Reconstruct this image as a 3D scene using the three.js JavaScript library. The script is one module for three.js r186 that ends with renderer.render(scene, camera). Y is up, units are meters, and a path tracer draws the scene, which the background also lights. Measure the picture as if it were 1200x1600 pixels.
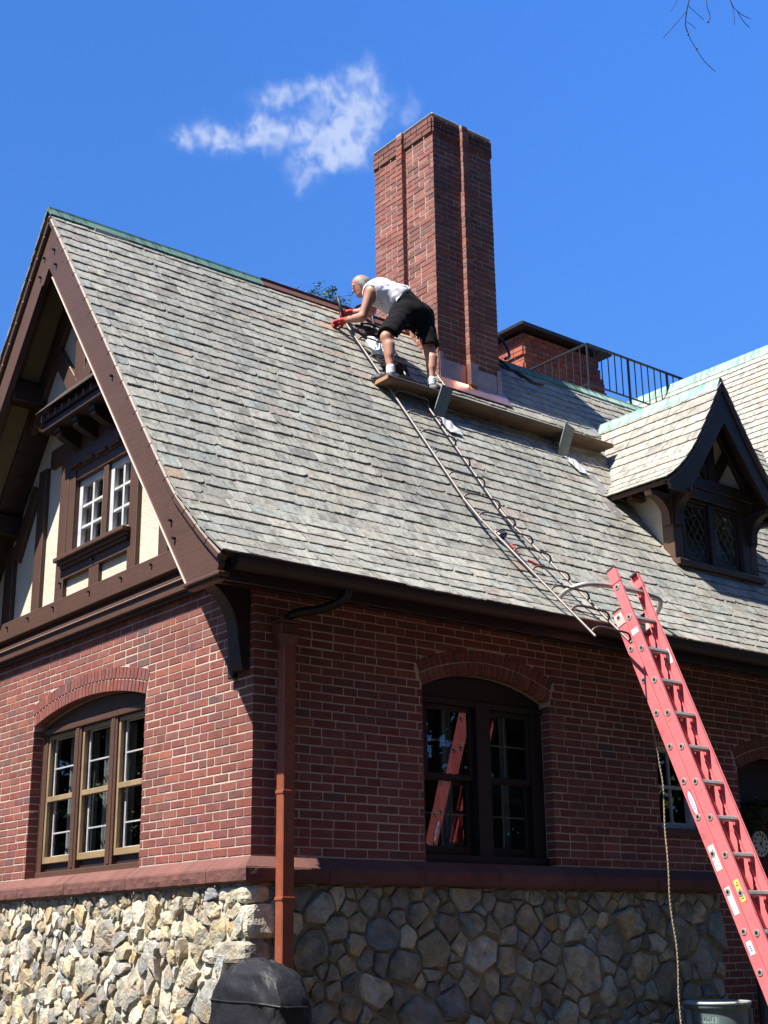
import * as THREE from 'three';
import { mergeGeometries, mergeVertices } from 'three/addons/utils/BufferGeometryUtils.js';
import { ImprovedNoise } from 'three/addons/math/ImprovedNoise.js';

// ------------------------------------------------------------ camera, sky, sun, exposure
const scene = new THREE.Scene();
const camera = new THREE.PerspectiveCamera(41.3, 3 / 4, 0.1, 600);
camera.position.set(-5.396, 1.6, 8.252);
camera.up.set(-0.1806, 0.9522, 0.2463);
camera.lookAt(-5.396 + 0.5971, 1.6 + 0.30514, 8.252 - 0.74188);
const renderer = new THREE.WebGLRenderer({ antialias: true });
renderer.toneMapping = THREE.LinearToneMapping;
renderer.toneMappingExposure = 2.5;
renderer.shadowMap.enabled = true;
const SUN = new THREE.Vector3(-0.525, 0.851, -0.004).normalize();
const sun = new THREE.DirectionalLight(new THREE.Color(1.0, 0.95, 0.87), 4.8);
sun.name = 'sun';
sun.position.copy(SUN).multiplyScalar(60);
sun.castShadow = true;
sun.shadow.mapSize.set(4096, 4096);
Object.assign(sun.shadow.camera, { left: -22, right: 22, top: 22, bottom: -22, near: 1, far: 140 });
scene.add(sun, sun.target);

const perlin = new ImprovedNoise();
const noise3 = (x, y, z) => perlin.noise(x, y, z);
function fbm(x, y, z, oct = 4) { let a = 0.5, s = 0; for (let i = 0; i < oct; i++) { s += a * noise3(x, y, z); x *= 2.03; y *= 2.03; z *= 2.03; a *= 0.5; } return s; }
const clamp = (v, a = 0, b = 1) => Math.min(b, Math.max(a, v));
const sstep = (a, b, x) => { const t = clamp((x - a) / (b - a)); return t * t * (3 - 2 * t); };
const lerp = (a, b, t) => a + (b - a) * t;
const R2D = 180 / Math.PI;

{ // blue summer sky with one torn wisp of cloud: radiance per direction
  const W = 4096, H = 2048, data = new Float32Array(W * H * 4);
  // wisps: azimuth, elevation, half width, half height in degrees, strength
  const wisps = [[30.11,33.22,.75,.52,1.0],[31.19,32.95,.72,.55,1.0],[29.37,32.92,.45,.32,.75],[31.95,32.85,.55,.4,.6],[35.7,33.9,.95,.6,.75],[36.9,33.5,.6,.5,.6],[33.2,33.0,.6,.35,.7],[32.87,33.72,.70,.59,.90],[33.62,34.74,.70,.38,.80],[34.87,35.02,.97,.38,.90],[36.12,34.79,.70,.49,.70],[34.42,33.40,1.08,.38,.60],[33.49,33.37,.54,.38,.80],[38.02,35.54,.65,.49,.80],[38.79,34.55,.70,.97,.80],[37.84,33.81,.70,1.08,.95],[36.91,34.43,.59,.65,.60],[35.97,32.92,1.08,.70,.85],[37.36,32.68,.81,.59,.80],[35.36,31.98,.70,.65,.85],[35.21,31.40,.43,.32,.50],[36.59,32.30,.70,.49,.70],[40.52,34.76,.27,.43,.50],[40.34,33.97,.32,.38,.55],[34.13,27.32,.43,.22,.35],[37.33,27.80,.38,.22,.20],
    [-60, 30, 6, 2, .5], [-52, 31, 5, 1.6, .5], [110, 26, 7, 2, .5], [150, 34, 5, 2, .45], [-120, 28, 6, 2.2, .5], [-112, 30, 4, 1.5, .5]];
  for (let j = 0; j < H; j++) {
    const el = ((j + 0.5) / H - 0.5) * Math.PI, ed = el * R2D, sy = Math.sin(el), cy = Math.cos(el);
    const near = ed > 20 && ed < 42;
    for (let i = 0; i < W; i++) {
      const ph = ((i + 0.5) / W - 0.5) * 2 * Math.PI, x = Math.cos(ph) * cy, z = Math.sin(ph) * cy;
      const cs = x * SUN.x + sy * SUN.y + z * SUN.z;
      const e = clamp(ed / 90), hz = Math.exp(-Math.max(0, ed) / 17);
      // deep blue overhead, paler and brighter low down and round the sun
      let r = 0.020 + 0.060 * hz, g = 0.080 + 0.130 * hz, b = 0.290 + 0.16 * hz;
      const glow = 0.30 * Math.exp(-(1 - cs) * 9) + 0.5 * Math.exp(-(1 - cs) * 60);
      r += glow * 0.5; g += glow * 0.6; b += glow * 0.7;
      const away = 1 + 0.16 * sstep(20, 60, Math.atan2(x, -z) * R2D); r *= away; g *= away; b *= away;
      if (ed < 0) { const k = sstep(0, -6, ed); r = lerp(r, 0.05, k); g = lerp(g, 0.06, k); b = lerp(b, 0.05, k); }
      if (near) {
        const az = Math.atan2(x, -z) * R2D, wx = az + 1.0 * fbm(az * 0.8, ed * 0.8, 3.1, 6), wy = ed + 0.9 * fbm(az * 0.8, ed * 0.8, 8.4, 6);
        let c = 0;
        for (const w of wisps) { const u = (wx - w[0]) * 0.84 / w[2], v = (wy - w[1]) / w[3], q = u * u + v * v; if (q < 5) c += w[4] * Math.exp(-q * 0.8); }
        if (c > 0.01) {
          const qx = wx * 1.7 + wy * 0.8, qy = wy * 1.5 - wx * 0.5, f = 0.5 + 1.35 * fbm(qx, qy, 1.7, 6), rid = 1 - Math.abs(2.2 * fbm(qx * 1.3 + 9, qy * 1.3, 4.4, 5));
          const den = 0.62 * sstep(0.02, 1.6, c * (0.16 + 0.75 * f + 0.42 * rid * rid + 0.12 * fbm(az * 7 + 3, ed * 7, 6.6, 4)));
          r = lerp(r, 0.33, den); g = lerp(g, 0.36, den); b = lerp(b, 0.42, den);
        }
      }
      const o = (j * W + i) * 4; data[o] = r; data[o + 1] = g; data[o + 2] = b; data[o + 3] = 1;
    }
  }
  const t = new THREE.DataTexture(data, W, H, THREE.RGBAFormat, THREE.FloatType);
  t.mapping = THREE.EquirectangularReflectionMapping; t.magFilter = THREE.LinearFilter; t.minFilter = THREE.LinearFilter; t.needsUpdate = true;
  scene.background = t; scene.environment = t;
}

// ------------------------------------------------------------ helpers
let seed = 7;
const rnd = () => { seed = (seed + 0x6d2b79f5) | 0; let t = Math.imul(seed ^ (seed >>> 15), 1 | seed); t = (t + Math.imul(t ^ (t >>> 7), 61 | t)) ^ t; return ((t ^ (t >>> 14)) >>> 0) / 4294967296; };
const rr = (a, b) => a + (b - a) * rnd();
const V = (x, y, z) => new THREE.Vector3(x, y, z);
const used = {};
function numbered(n) { const k = (used[n] = (used[n] || 0) + 1); return k === 1 ? n : n + '_' + String(k - 1).padStart(3, '0'); }
function thing(name, label, category, pos = [0, 0, 0], group) {
  const o = new THREE.Group(); o.name = numbered(name); o.position.set(...pos); scene.add(o);
  o.userData = { label, category }; if (group) o.userData.group = group;
  return o;
}
function tag(o, label, category, group) { o.userData.label = label; o.userData.category = category; if (group) o.userData.group = group; return o; }
function finish(m) { m.castShadow = true; m.receiveShadow = true; return m; }

class Build { // collects triangles (metres, box-projected uv, vertex colour)
  constructor() { this.p = []; this.n = []; this.u = []; this.c = []; }
  add(geo, mat, col = [1, 1, 1], off) {
    const g = geo.index ? geo.toNonIndexed() : geo, P = g.attributes.position, N = g.attributes.normal, v = new THREE.Vector3(), w = new THREE.Vector3();
    const nm = mat ? new THREE.Matrix3().getNormalMatrix(mat) : null, ou = off ? off[0] : rnd() * 3, ov = off ? off[1] : rnd() * 3;
    for (let i = 0; i < P.count; i++) {
      v.fromBufferAttribute(P, i); w.fromBufferAttribute(N, i);
      const ax = Math.abs(w.x), ay = Math.abs(w.y), az = Math.abs(w.z);
      if (az >= ax && az >= ay) this.u.push(v.x + ou, v.y + ov); else if (ay >= ax) this.u.push(v.x + ou, v.z + ov); else this.u.push(v.z + ou, v.y + ov);
      if (mat) { v.applyMatrix4(mat); w.applyMatrix3(nm).normalize(); }
      this.p.push(v.x, v.y, v.z); this.n.push(w.x, w.y, w.z); this.c.push(col[0], col[1], col[2]);
    }
    return this;
  }
  tri(a, b, c, col, uv) { // flat triangle
    const e = V(b[0] - a[0], b[1] - a[1], b[2] - a[2]), f = V(c[0] - a[0], c[1] - a[1], c[2] - a[2]), n = e.cross(f).normalize();
    for (const [k, q] of [[0, a], [1, b], [2, c]]) {
      this.p.push(...q); this.n.push(n.x, n.y, n.z); this.c.push(...col);
      if (uv) this.u.push(...uv[k]); else { const ax = Math.abs(n.x), ay = Math.abs(n.y), az = Math.abs(n.z); if (az >= ax && az >= ay) this.u.push(q[0], q[1]); else if (ay >= ax) this.u.push(q[0], q[2]); else this.u.push(q[2], q[1]); }
    }
  }
  quad(a, b, c, d, col, uv) { this.tri(a, b, c, col, uv && [uv[0], uv[1], uv[2]]); this.tri(a, c, d, col, uv && [uv[0], uv[2], uv[3]]); }
  get size() { return this.p.length / 9; }
  geo() {
    const g = new THREE.BufferGeometry();
    g.setAttribute('position', new THREE.Float32BufferAttribute(this.p, 3)); g.setAttribute('normal', new THREE.Float32BufferAttribute(this.n, 3));
    g.setAttribute('uv', new THREE.Float32BufferAttribute(this.u, 2)); g.setAttribute('color', new THREE.Float32BufferAttribute(this.c, 3));
    return g;
  }
  mesh(name, mat, parent = scene) { const m = finish(new THREE.Mesh(this.geo(), mat)); m.name = parent === scene ? numbered(name) : name; parent.add(m); return m; }
}
function stuff(m) { m.userData.kind = 'stuff'; return m; }
const boxCache = new Map();
function bevelBox(sx, sy, sz, b = 0.003) { // chamfered box centred on the origin
  b = Math.min(b, sx / 2.2, sy / 2.2, sz / 2.2);
  const key = [sx, sy, sz, b].map(v => v.toFixed(4)).join(); if (boxCache.has(key)) return boxCache.get(key);
  const B = new Build(), h = [sx / 2, sy / 2, sz / 2], W = [1, 1, 1];
  const pt = (s, k) => [0, 1, 2].map(i => s[i] * (h[i] - (i === k ? 0 : b)));
  const out = (vs) => { const [a, q, c] = vs, e = V(q[0] - a[0], q[1] - a[1], q[2] - a[2]), f = V(c[0] - a[0], c[1] - a[1], c[2] - a[2]); const n = e.cross(f); const m = vs.reduce((t, v) => [t[0] + v[0], t[1] + v[1], t[2] + v[2]], [0, 0, 0]); return n.x * m[0] + n.y * m[1] + n.z * m[2] < 0 ? vs.slice().reverse() : vs; };
  const emit = (vs) => { vs = out(vs); if (vs.length === 3) B.tri(vs[0], vs[1], vs[2], W); else B.quad(vs[0], vs[1], vs[2], vs[3], W); };
  for (let k = 0; k < 3; k++) { const i = (k + 1) % 3, j = (k + 2) % 3; for (const s of [-1, 1]) { const q = []; for (const [a, c] of [[-1, -1], [1, -1], [1, 1], [-1, 1]]) { const S = [0, 0, 0]; S[k] = s; S[i] = a; S[j] = c; q.push(pt(S, k)); } emit(q); } }
  for (let k = 0; k < 3; k++) { const i = (k + 1) % 3, j = (k + 2) % 3; for (const a of [-1, 1]) for (const c of [-1, 1]) { const S0 = [0, 0, 0], S1 = [0, 0, 0]; S0[k] = -1; S1[k] = 1; S0[i] = S1[i] = a; S0[j] = S1[j] = c; emit([pt(S0, i), pt(S1, i), pt(S1, j), pt(S0, j)]); } }
  for (const a of [-1, 1]) for (const c of [-1, 1]) for (const d of [-1, 1]) { const S = [a, c, d]; emit([pt(S, 0), pt(S, 1), pt(S, 2)]); }
  const g = B.geo(); if (boxCache.size < 4000) boxCache.set(key, g); return g;
}
const MT = (x, y, z) => new THREE.Matrix4().makeTranslation(x, y, z);
function basis(o, X, Y, Z) { return new THREE.Matrix4().makeBasis(V(...X), V(...Y), V(...Z)).setPosition(...o); }
function beamM(a, b, up = [0, 1, 0]) { // local x runs from a to b, local y towards up
  const A = V(...a), Bv = V(...b), x = Bv.clone().sub(A), L = x.length(); x.normalize(); if (Math.abs(x.dot(V(...up))) > 0.995) up = [1, 0, 0];
  const z = x.clone().cross(V(...up)).normalize(), y = z.clone().cross(x);
  return [new THREE.Matrix4().makeBasis(x, y, z).setPosition(A.add(Bv).multiplyScalar(0.5)), L];
}
function beam(B, a, b, h, w, up, col, bev = 0.004) { const [m, L] = beamM(a, b, up); return B.add(bevelBox(L, h, w, bev), m, col); }
function tube(B, pts, r, seg = 8, col = [1, 1, 1], div = 0) {
  const c = new THREE.CatmullRomCurve3(pts.map(p => V(...p)), false, 'centripetal'); const n = div || Math.max(2, pts.length * 5);
  B.add(new THREE.TubeGeometry(c, n, r, seg, false), null, col);
  return B;
}
function cyl(B, a, b, r0, r1 = r0, seg = 10, col = [1, 1, 1]) { const [m, L] = beamM(a, b, Math.abs(b[1] - a[1]) > 0.9 * Math.hypot(b[0] - a[0], b[1] - a[1], b[2] - a[2]) ? [1, 0, 0] : [0, 1, 0]); B.add(new THREE.CylinderGeometry(r1, r0, L, seg), m.multiply(new THREE.Matrix4().makeRotationZ(-Math.PI / 2)), col); return B; }
// extruded outline (list of [x, y]) of thickness t along local z from z0
function slab(outline, t, holes = [], bevel = 0) { const s = new THREE.Shape(outline.map(p => new THREE.Vector2(...p))); for (const h of holes) s.holes.push(new THREE.Path(h.map(p => new THREE.Vector2(...p)))); return new THREE.ExtrudeGeometry(s, { depth: t, bevelEnabled: bevel > 0, bevelSize: bevel, bevelThickness: bevel, bevelSegments: 1, curveSegments: 6 }); }
const WALLS = { gable: basis([0, 0, 0], [0, 0, 1], [0, 1, 0], [-1, 0, 0]), eave: new THREE.Matrix4() }; // local u, y, outwards

// ------------------------------------------------------------ materials
function ihash(x, y, s) { let h = Math.imul(x, 374761393) + Math.imul(y, 668265263) + Math.imul(s, 1274126177); h = Math.imul(h ^ (h >>> 13), 1274126177); return ((h ^ (h >>> 16)) >>> 0) / 4294967296; }
function tnoise(x, y, p, q, s) { const xi = Math.floor(x), yi = Math.floor(y), fx = x - xi, fy = y - yi, a = fx * fx * (3 - 2 * fx), b = fy * fy * (3 - 2 * fy), m = (v, k) => ((v % k) + k) % k; const h = (i, j) => ihash(m(xi + i, p), m(yi + j, q), s); return lerp(lerp(h(0, 0), h(1, 0), a), lerp(h(0, 1), h(1, 1), a), b); }
function tfbm(u, v, fx, fy, s, oct = 5) { let a = 0.5, t = 0, n = 0; for (let i = 0; i < oct; i++) { t += a * tnoise(u * fx, v * fy, fx, fy, s + i); n += a; fx *= 2; fy *= 2; a *= 0.55; } return t / n; }
function tex(size, metres, fn) { // tileable linear texture; fn(u, v) -> [r, g, b] in 0..1
  const d = new Uint8Array(size * size * 4);
  for (let j = 0; j < size; j++) for (let i = 0; i < size; i++) { const c = fn(i / size, j / size), o = (j * size + i) * 4; d[o] = 255 * clamp(c[0]); d[o + 1] = 255 * clamp(c[1]); d[o + 2] = 255 * clamp(c[2]); d[o + 3] = 255; }
  const t = new THREE.DataTexture(d, size, size); t.wrapS = t.wrapT = THREE.RepeatWrapping; t.magFilter = THREE.LinearFilter; t.minFilter = THREE.LinearMipmapLinearFilter; t.generateMipmaps = true; t.repeat.set(1 / metres, 1 / metres); t.needsUpdate = true;
  return t;
}
const grey = v => [v, v, v];
const T = {
  brick: tex(512, 0.6, (u, v) => { const a = tfbm(u, v, 6, 8, 1), b = tfbm(u, v, 60, 60, 9, 2), s = tfbm(u, v, 10, 22, 4); const k = 0.62 + 0.5 * a + 0.18 * (b - 0.5); return [k, k * (0.93 + 0.15 * s), k * (0.93 + 0.15 * s)]; }),
  brickBump: tex(512, 0.6, (u, v) => grey(0.6 * tfbm(u, v, 24, 24, 21, 4) + 0.4 * tfbm(u, v, 80, 80, 33, 2))),
  slate: tex(1024, 1.3, (u, v) => { const a = tfbm(u, v, 9, 9, 41, 6), sp = sstep(0.53, 0.66, tfbm(u, v, 18, 15, 47, 5)), st = tfbm(u, v, 30, 6, 52, 4), r = sstep(0.55, 0.72, tfbm(u, v, 7, 7, 58, 5)), sp2 = sstep(0.60, 0.70, tfbm(u, v, 60, 50, 63, 3)); const k = (0.70 + 0.46 * a) * (1 - 0.34 * sp) * (0.88 + 0.24 * st) * (1 - 0.22 * sp2); return [k * (1 + 0.05 * r), k * (1 - 0.01 * r), k * (1 - 0.07 * r)]; }),
  slateBump: tex(512, 0.65, (u, v) => grey(0.55 * tfbm(u, v, 10, 5, 61, 5) + 0.45 * tfbm(u, v, 40, 30, 66, 3))),
  stone: tex(1024, 0.9, (u, v) => { const a = tfbm(u, v, 5, 7, 71, 6), b = tfbm(u, v, 22, 30, 77, 4), l = sstep(0.58, 0.72, tfbm(u, v, 9, 9, 83, 5)), o = sstep(0.5, 0.75, tfbm(u, v, 4, 5, 88, 4)); const k = (0.55 + 0.55 * a) * (0.72 + 0.5 * b) * (1 - 0.25 * l); return [k * (1 + 0.10 * o), k * (1 + 0.02 * o), k * (1 - 0.18 * o)]; }),
  stoneBump: tex(512, 0.5, (u, v) => grey(0.6 * tfbm(u, v, 8, 10, 91, 6) + 0.4 * tfbm(u, v, 36, 36, 97, 3))),
  wood: tex(512, 0.8, (u, v) => { const g = tfbm(u, v, 3, 60, 101, 4), b = tfbm(u, v, 4, 4, 107, 4); const w = sstep(0.62, 0.75, tfbm(u, v, 6, 26, 104, 5)); const k = (0.60 + 0.36 * g + 0.30 * b) * (1 + 0.35 * w); return [k, k * (1 + 0.04 * w), k * (1 + 0.08 * w)]; }),
  woodBump: tex(512, 0.8, (u, v) => grey(0.7 * tfbm(u, v, 4, 70, 111, 4) + 0.3 * tfbm(u, v, 30, 60, 117, 2))),
  plank: tex(512, 1.0, (u, v) => { const g = tfbm(u, v, 2, 40, 121, 5), d = sstep(0.55, 0.7, tfbm(u, v, 6, 8, 127, 5)); const k = 0.55 + 0.6 * g; return [k * (1 - 0.3 * d), k * (1 - 0.32 * d), k * (1 - 0.34 * d)]; }),
  plaster: tex(512, 0.7, (u, v) => grey(0.5 * tfbm(u, v, 14, 14, 131, 4) + 0.5 * tfbm(u, v, 50, 50, 137, 3))),
  stain: tex(512, 1.6, (u, v) => { const a = tfbm(u, v, 5, 5, 141, 5), s = sstep(0.55, 0.75, tfbm(u, v, 12, 10, 147, 5)); const k = 0.86 + 0.2 * a; return [k, k * (1 - 0.05 * s), k * (1 - 0.16 * s)]; }),
  sand: tex(512, 0.8, (u, v) => { const a = tfbm(u, v, 5, 8, 151, 5), b = tfbm(u, v, 40, 40, 157, 3); const k = 0.6 + 0.5 * a + 0.2 * (b - 0.5); return [k, k, k]; }),
  metal: tex(256, 0.5, (u, v) => grey(0.75 + 0.4 * (tfbm(u, v, 6, 6, 161, 5) - 0.5))),
  patina: tex(512, 0.9, (u, v) => { const a = tfbm(u, v, 10, 5, 171, 5), s = sstep(0.5, 0.7, tfbm(u, v, 5, 9, 177, 5)); const d = sstep(0.55, 0.7, tfbm(u, v, 24, 7, 183, 4)); const k = 1 - 0.45 * d; return [k * (0.75 + 0.9 * (a - 0.5) - 0.14 * s), k * (0.85 + 0.6 * (a - 0.5)), k * (0.85 + 0.6 * (a - 0.5) - 0.08 * s)]; }),
  grime: tex(512, 1.9, (u, v) => { const a = tfbm(u, v, 6, 6, 211, 6), b = tfbm(u, v, 40, 40, 217, 3); const k = 0.55 + 0.65 * a + 0.3 * (b - 0.5); return [k, k * 0.985, k * 0.96]; }),
  scuff: tex(512, 0.9, (u, v) => { const a = tfbm(u, v, 5, 3, 191, 5), s = sstep(0.62, 0.72, tfbm(u, v, 40, 7, 195, 4)), p = sstep(0.66, 0.74, tfbm(u, v, 18, 18, 199, 5)), f = sstep(0.45, 0.7, tfbm(u, v, 3, 4, 203, 4)); const k = 0.78 + 0.32 * a; return [k * (1 - 0.18 * p), k * (1 + 0.55 * s + 0.25 * f - 0.3 * p), k * (1 + 0.5 * s + 0.22 * f - 0.3 * p)]; }),
  wrinkle: tex(512, 0.7, (u, v) => { const a = Math.abs(tfbm(u, v, 5, 4, 181, 4) - 0.5) * 2, b = Math.abs(tfbm(u, v, 9, 12, 187, 4) - 0.5) * 2; return grey(clamp(0.75 * Math.sqrt(a) + 0.35 * Math.sqrt(b))); }),
  cloth: tex(256, 0.12, (u, v) => grey(0.5 + 0.25 * Math.sin(u * 2 * Math.PI * 24) + 0.25 * Math.sin(v * 2 * Math.PI * 24))),
};
const lin = (r, g, b) => new THREE.Color().setRGB(r, g, b);
function mat(o) { const m = new THREE.MeshStandardMaterial({ vertexColors: true, roughness: 0.85, metalness: 0, ...o }); return m; }
const M = {
  brick: mat({ map: T.brick, bumpMap: T.brickBump, bumpScale: 0.004, roughness: 0.92 }),
  mortar: mat({ color: lin(0.50, 0.40, 0.325), map: T.grime, bumpMap: T.plaster, bumpScale: 0.004, roughness: 1 }),
  slate: mat({ map: T.slate, bumpMap: T.slateBump, bumpScale: 0.006, roughness: 0.72 }),
  stone: mat({ map: T.stone, bumpMap: T.stoneBump, bumpScale: 0.016, roughness: 0.93 }),
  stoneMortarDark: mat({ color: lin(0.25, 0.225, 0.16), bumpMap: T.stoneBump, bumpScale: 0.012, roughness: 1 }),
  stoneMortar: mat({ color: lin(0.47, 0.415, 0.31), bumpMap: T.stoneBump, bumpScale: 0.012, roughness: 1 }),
  sandstone: mat({ color: lin(0.150, 0.060, 0.048), map: T.sand, bumpMap: T.stoneBump, bumpScale: 0.006, roughness: 0.95 }),
  brown: mat({ color: lin(0.078, 0.0365, 0.0215), map: T.wood, bumpMap: T.woodBump, bumpScale: 0.0015, roughness: 0.55 }),
  darkBrown: mat({ color: lin(0.030, 0.014, 0.011), map: T.wood, bumpMap: T.woodBump, bumpScale: 0.0015, roughness: 0.5 }),
  stucco: mat({ color: lin(0.52, 0.475, 0.375), map: T.stain, bumpMap: T.plaster, bumpScale: 0.006, roughness: 1 }),
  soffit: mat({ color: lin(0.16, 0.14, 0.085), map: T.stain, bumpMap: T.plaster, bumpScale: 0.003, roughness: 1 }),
  white: mat({ color: lin(0.66, 0.66, 0.66), map: T.metal, roughness: 0.45 }),
  tan: mat({ color: lin(0.34, 0.235, 0.125), map: T.metal, roughness: 0.5 }),
  drip: mat({ color: lin(0.36, 0.25, 0.21), roughness: 0.5 }),
  lining: mat({ color: lin(0.05, 0.045, 0.04), roughness: 1 }),
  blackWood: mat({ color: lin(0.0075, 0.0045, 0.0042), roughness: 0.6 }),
  black: mat({ color: lin(0.012, 0.011, 0.013), roughness: 0.5 }),
  iron: mat({ color: lin(0.012, 0.012, 0.014), roughness: 0.45 }),
  galv: mat({ color: lin(0.36, 0.36, 0.34), map: T.metal, roughness: 0.5, metalness: 0.55 }),
  steel: mat({ color: lin(0.20, 0.17, 0.15), map: T.metal, roughness: 0.5, metalness: 0.5 }),
  alu: mat({ color: lin(0.50, 0.48, 0.45), map: T.metal, roughness: 0.45, metalness: 0.4 }),
  lead: mat({ color: lin(0.33, 0.30, 0.29), map: T.metal, roughness: 0.55, metalness: 0.25 }),
  patinaDark: mat({ color: lin(0.095, 0.18, 0.14), map: T.patina, roughness: 0.7 }),
  patina: mat({ color: lin(0.33, 0.44, 0.37), map: T.patina, roughness: 0.75 }),
  copper: new THREE.MeshPhysicalMaterial({ vertexColors: true, color: lin(0.78, 0.40, 0.30), map: T.metal, roughness: 0.36, metalness: 0.85 }),
  pipe: mat({ color: lin(0.36, 0.098, 0.048), map: T.metal, roughness: 0.5, metalness: 0.15 }),
  deckBoard: mat({ color: lin(0.16, 0.10, 0.06), map: T.wood, roughness: 0.9 }),
  plank: mat({ color: lin(0.20, 0.13, 0.08), map: T.plank, bumpMap: T.woodBump, bumpScale: 0.002, roughness: 0.9 }),
  fibre: mat({ color: lin(0.66, 0.145, 0.155), map: T.scuff, roughness: 0.55 }),
  glass: new THREE.MeshPhysicalMaterial({ color: 0xffffff, roughness: 0.0, transmission: 1, thickness: 0, ior: 1.75 }),
  curtain: new THREE.MeshPhysicalMaterial({ color: lin(0.22, 0.24, 0.24), roughness: 1, transmission: 0.3, thickness: 0, side: THREE.DoubleSide }),
};
const TONE = { brown: [1, 1, 1] };
const jit = (c, a) => { const k = 1 + rr(-a, a); return [c[0] * k, c[1] * k, c[2] * k]; };

// ------------------------------------------------------------ ground
{
  const g = new THREE.PlaneGeometry(1000, 1000, 1, 1); g.rotateX(-Math.PI / 2);
  const gm = new THREE.MeshStandardMaterial({ color: lin(0.035, 0.038, 0.016), roughness: 1, map: T.plaster.clone() }); gm.map.repeat.set(900, 900); gm.map.needsUpdate = true;
  const m = new THREE.Mesh(g, gm); m.name = 'ground'; m.position.y = 0.42; m.receiveShadow = true; m.userData.kind = 'structure'; scene.add(m);
  const p = new THREE.Mesh(new THREE.PlaneGeometry(22, 9.5).rotateX(-Math.PI / 2), new THREE.MeshStandardMaterial({ color: lin(0.062, 0.047, 0.032), roughness: 1, map: T.sand.clone() })); p.material.map.repeat.set(26, 11); p.name = 'patio'; p.position.set(-1, 0.424, 4.9); p.receiveShadow = true; p.userData.kind = 'structure'; scene.add(p);
  const q = new THREE.Mesh(new THREE.PlaneGeometry(9, 16).rotateX(-Math.PI / 2), p.material); q.name = 'patio_walk'; q.position.set(-7.4, 0.428, -7.9); q.receiveShadow = true; q.userData.kind = 'structure'; scene.add(q);
}

// ------------------------------------------------------------ the house
const house = thing('brick_house', 'brown half-timbered brick house on a fieldstone base under a grey slate roof', 'house');
const part = (B, name, mat, parent = house) => B.mesh(name, mat, parent);
const camP = V(-5.396, 1.6, 8.252), camD = V(0.5971, 0.30514, -0.74188), camU = V(-0.1806, 0.9522, 0.2463).normalize(), camR = camD.clone().cross(camU).normalize(); camU.copy(camR).cross(camD);
function frame(p) { const v = V(...p).sub(camP), d = v.dot(camD); return { d, x: v.dot(camR) / d / 0.2826, y: v.dot(camU) / d / 0.3768 }; } // what the photograph takes in: |x|, |y| < 1
const inShot = (p, m = 1.02) => { const f = frame(p); return f.d > 0 && Math.abs(f.x) < m && Math.abs(f.y) < m; };

const H0 = 2.228, COURSE = 0.067, EAVE_Y = 4.36;
const arcHalf = (half, rise, spring, extra, y) => { // half width at height y of a segmental arch opened up by extra
  const R = (half * half + rise * rise) / (2 * rise), cy = spring + rise - R, Ro = R + extra; if (y < spring) return half; const q = Ro * Ro - (y - cy) * (y - cy); return q > 0 ? Math.min(Math.sqrt(q), half + 0.012 + (y - spring) * half / R) : 0;
};
const OPEN = {
  gable: [{ c: -2.66, half: 1.055, y0: 2.2, spring: 3.605, rise: 0.135, arch: true }],
  eave: [{ c: 2.33, half: 0.715, y0: 2.2, spring: 3.60, rise: 0.155, arch: true }, { c: 4.72, half: 0.30, y0: 2.60, spring: 3.36, rise: 0, arch: false }, { c: 6.42, half: 0.82, y0: 0.0, spring: 3.20, rise: 0.17, arch: true }],
};
const openHole = (o, g) => { // outline of the opening enlarged by g
  const pts = [[o.c - o.half - g, o.y0], [o.c + o.half + g, o.y0]];
  if (!o.arch) { pts.push([o.c + o.half + g, o.spring + g], [o.c - o.half - g, o.spring + g]); return pts; }
  const R = (o.half ** 2 + o.rise ** 2) / (2 * o.rise), cy = o.spring + o.rise - R, Ro = R + g, a = Math.asin((o.half + g) / Ro);
  for (let i = 0; i <= 16; i++) { const t = a - 2 * a * i / 16; pts.push([o.c + Ro * Math.sin(t), cy + Ro * Math.cos(t)]); }
  return pts;
};
const BRICKC = [[0.209, 0.06, 0.044], [0.195, 0.056, 0.042], [0.219, 0.067, 0.048], [0.181, 0.057, 0.046], [0.205, 0.055, 0.04], [0.172, 0.059, 0.05], [0.223, 0.079, 0.061], [0.191, 0.062, 0.048]];
const brickTone = () => { const k = rnd(); const c = k < 0.02 ? [0.14, 0.065, 0.06] : k < 0.07 ? [0.27, 0.085, 0.055] : BRICKC[Math.floor(rnd() * BRICKC.length)]; return jit(c, 0.07); };
const bricks = []; // every wall brick: {m, w, h, d, col, at}
function brickAt(W, u, y, w, h, d, proud, col, roll = 0) {
  const m = W.clone().multiply(MT(u, y, proud - d / 2)); if (roll) m.multiply(new THREE.Matrix4().makeRotationZ(roll));
  return { m, w, h, d, col, at: V(u, y, proud).applyMatrix4(W).toArray() };
}
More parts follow.
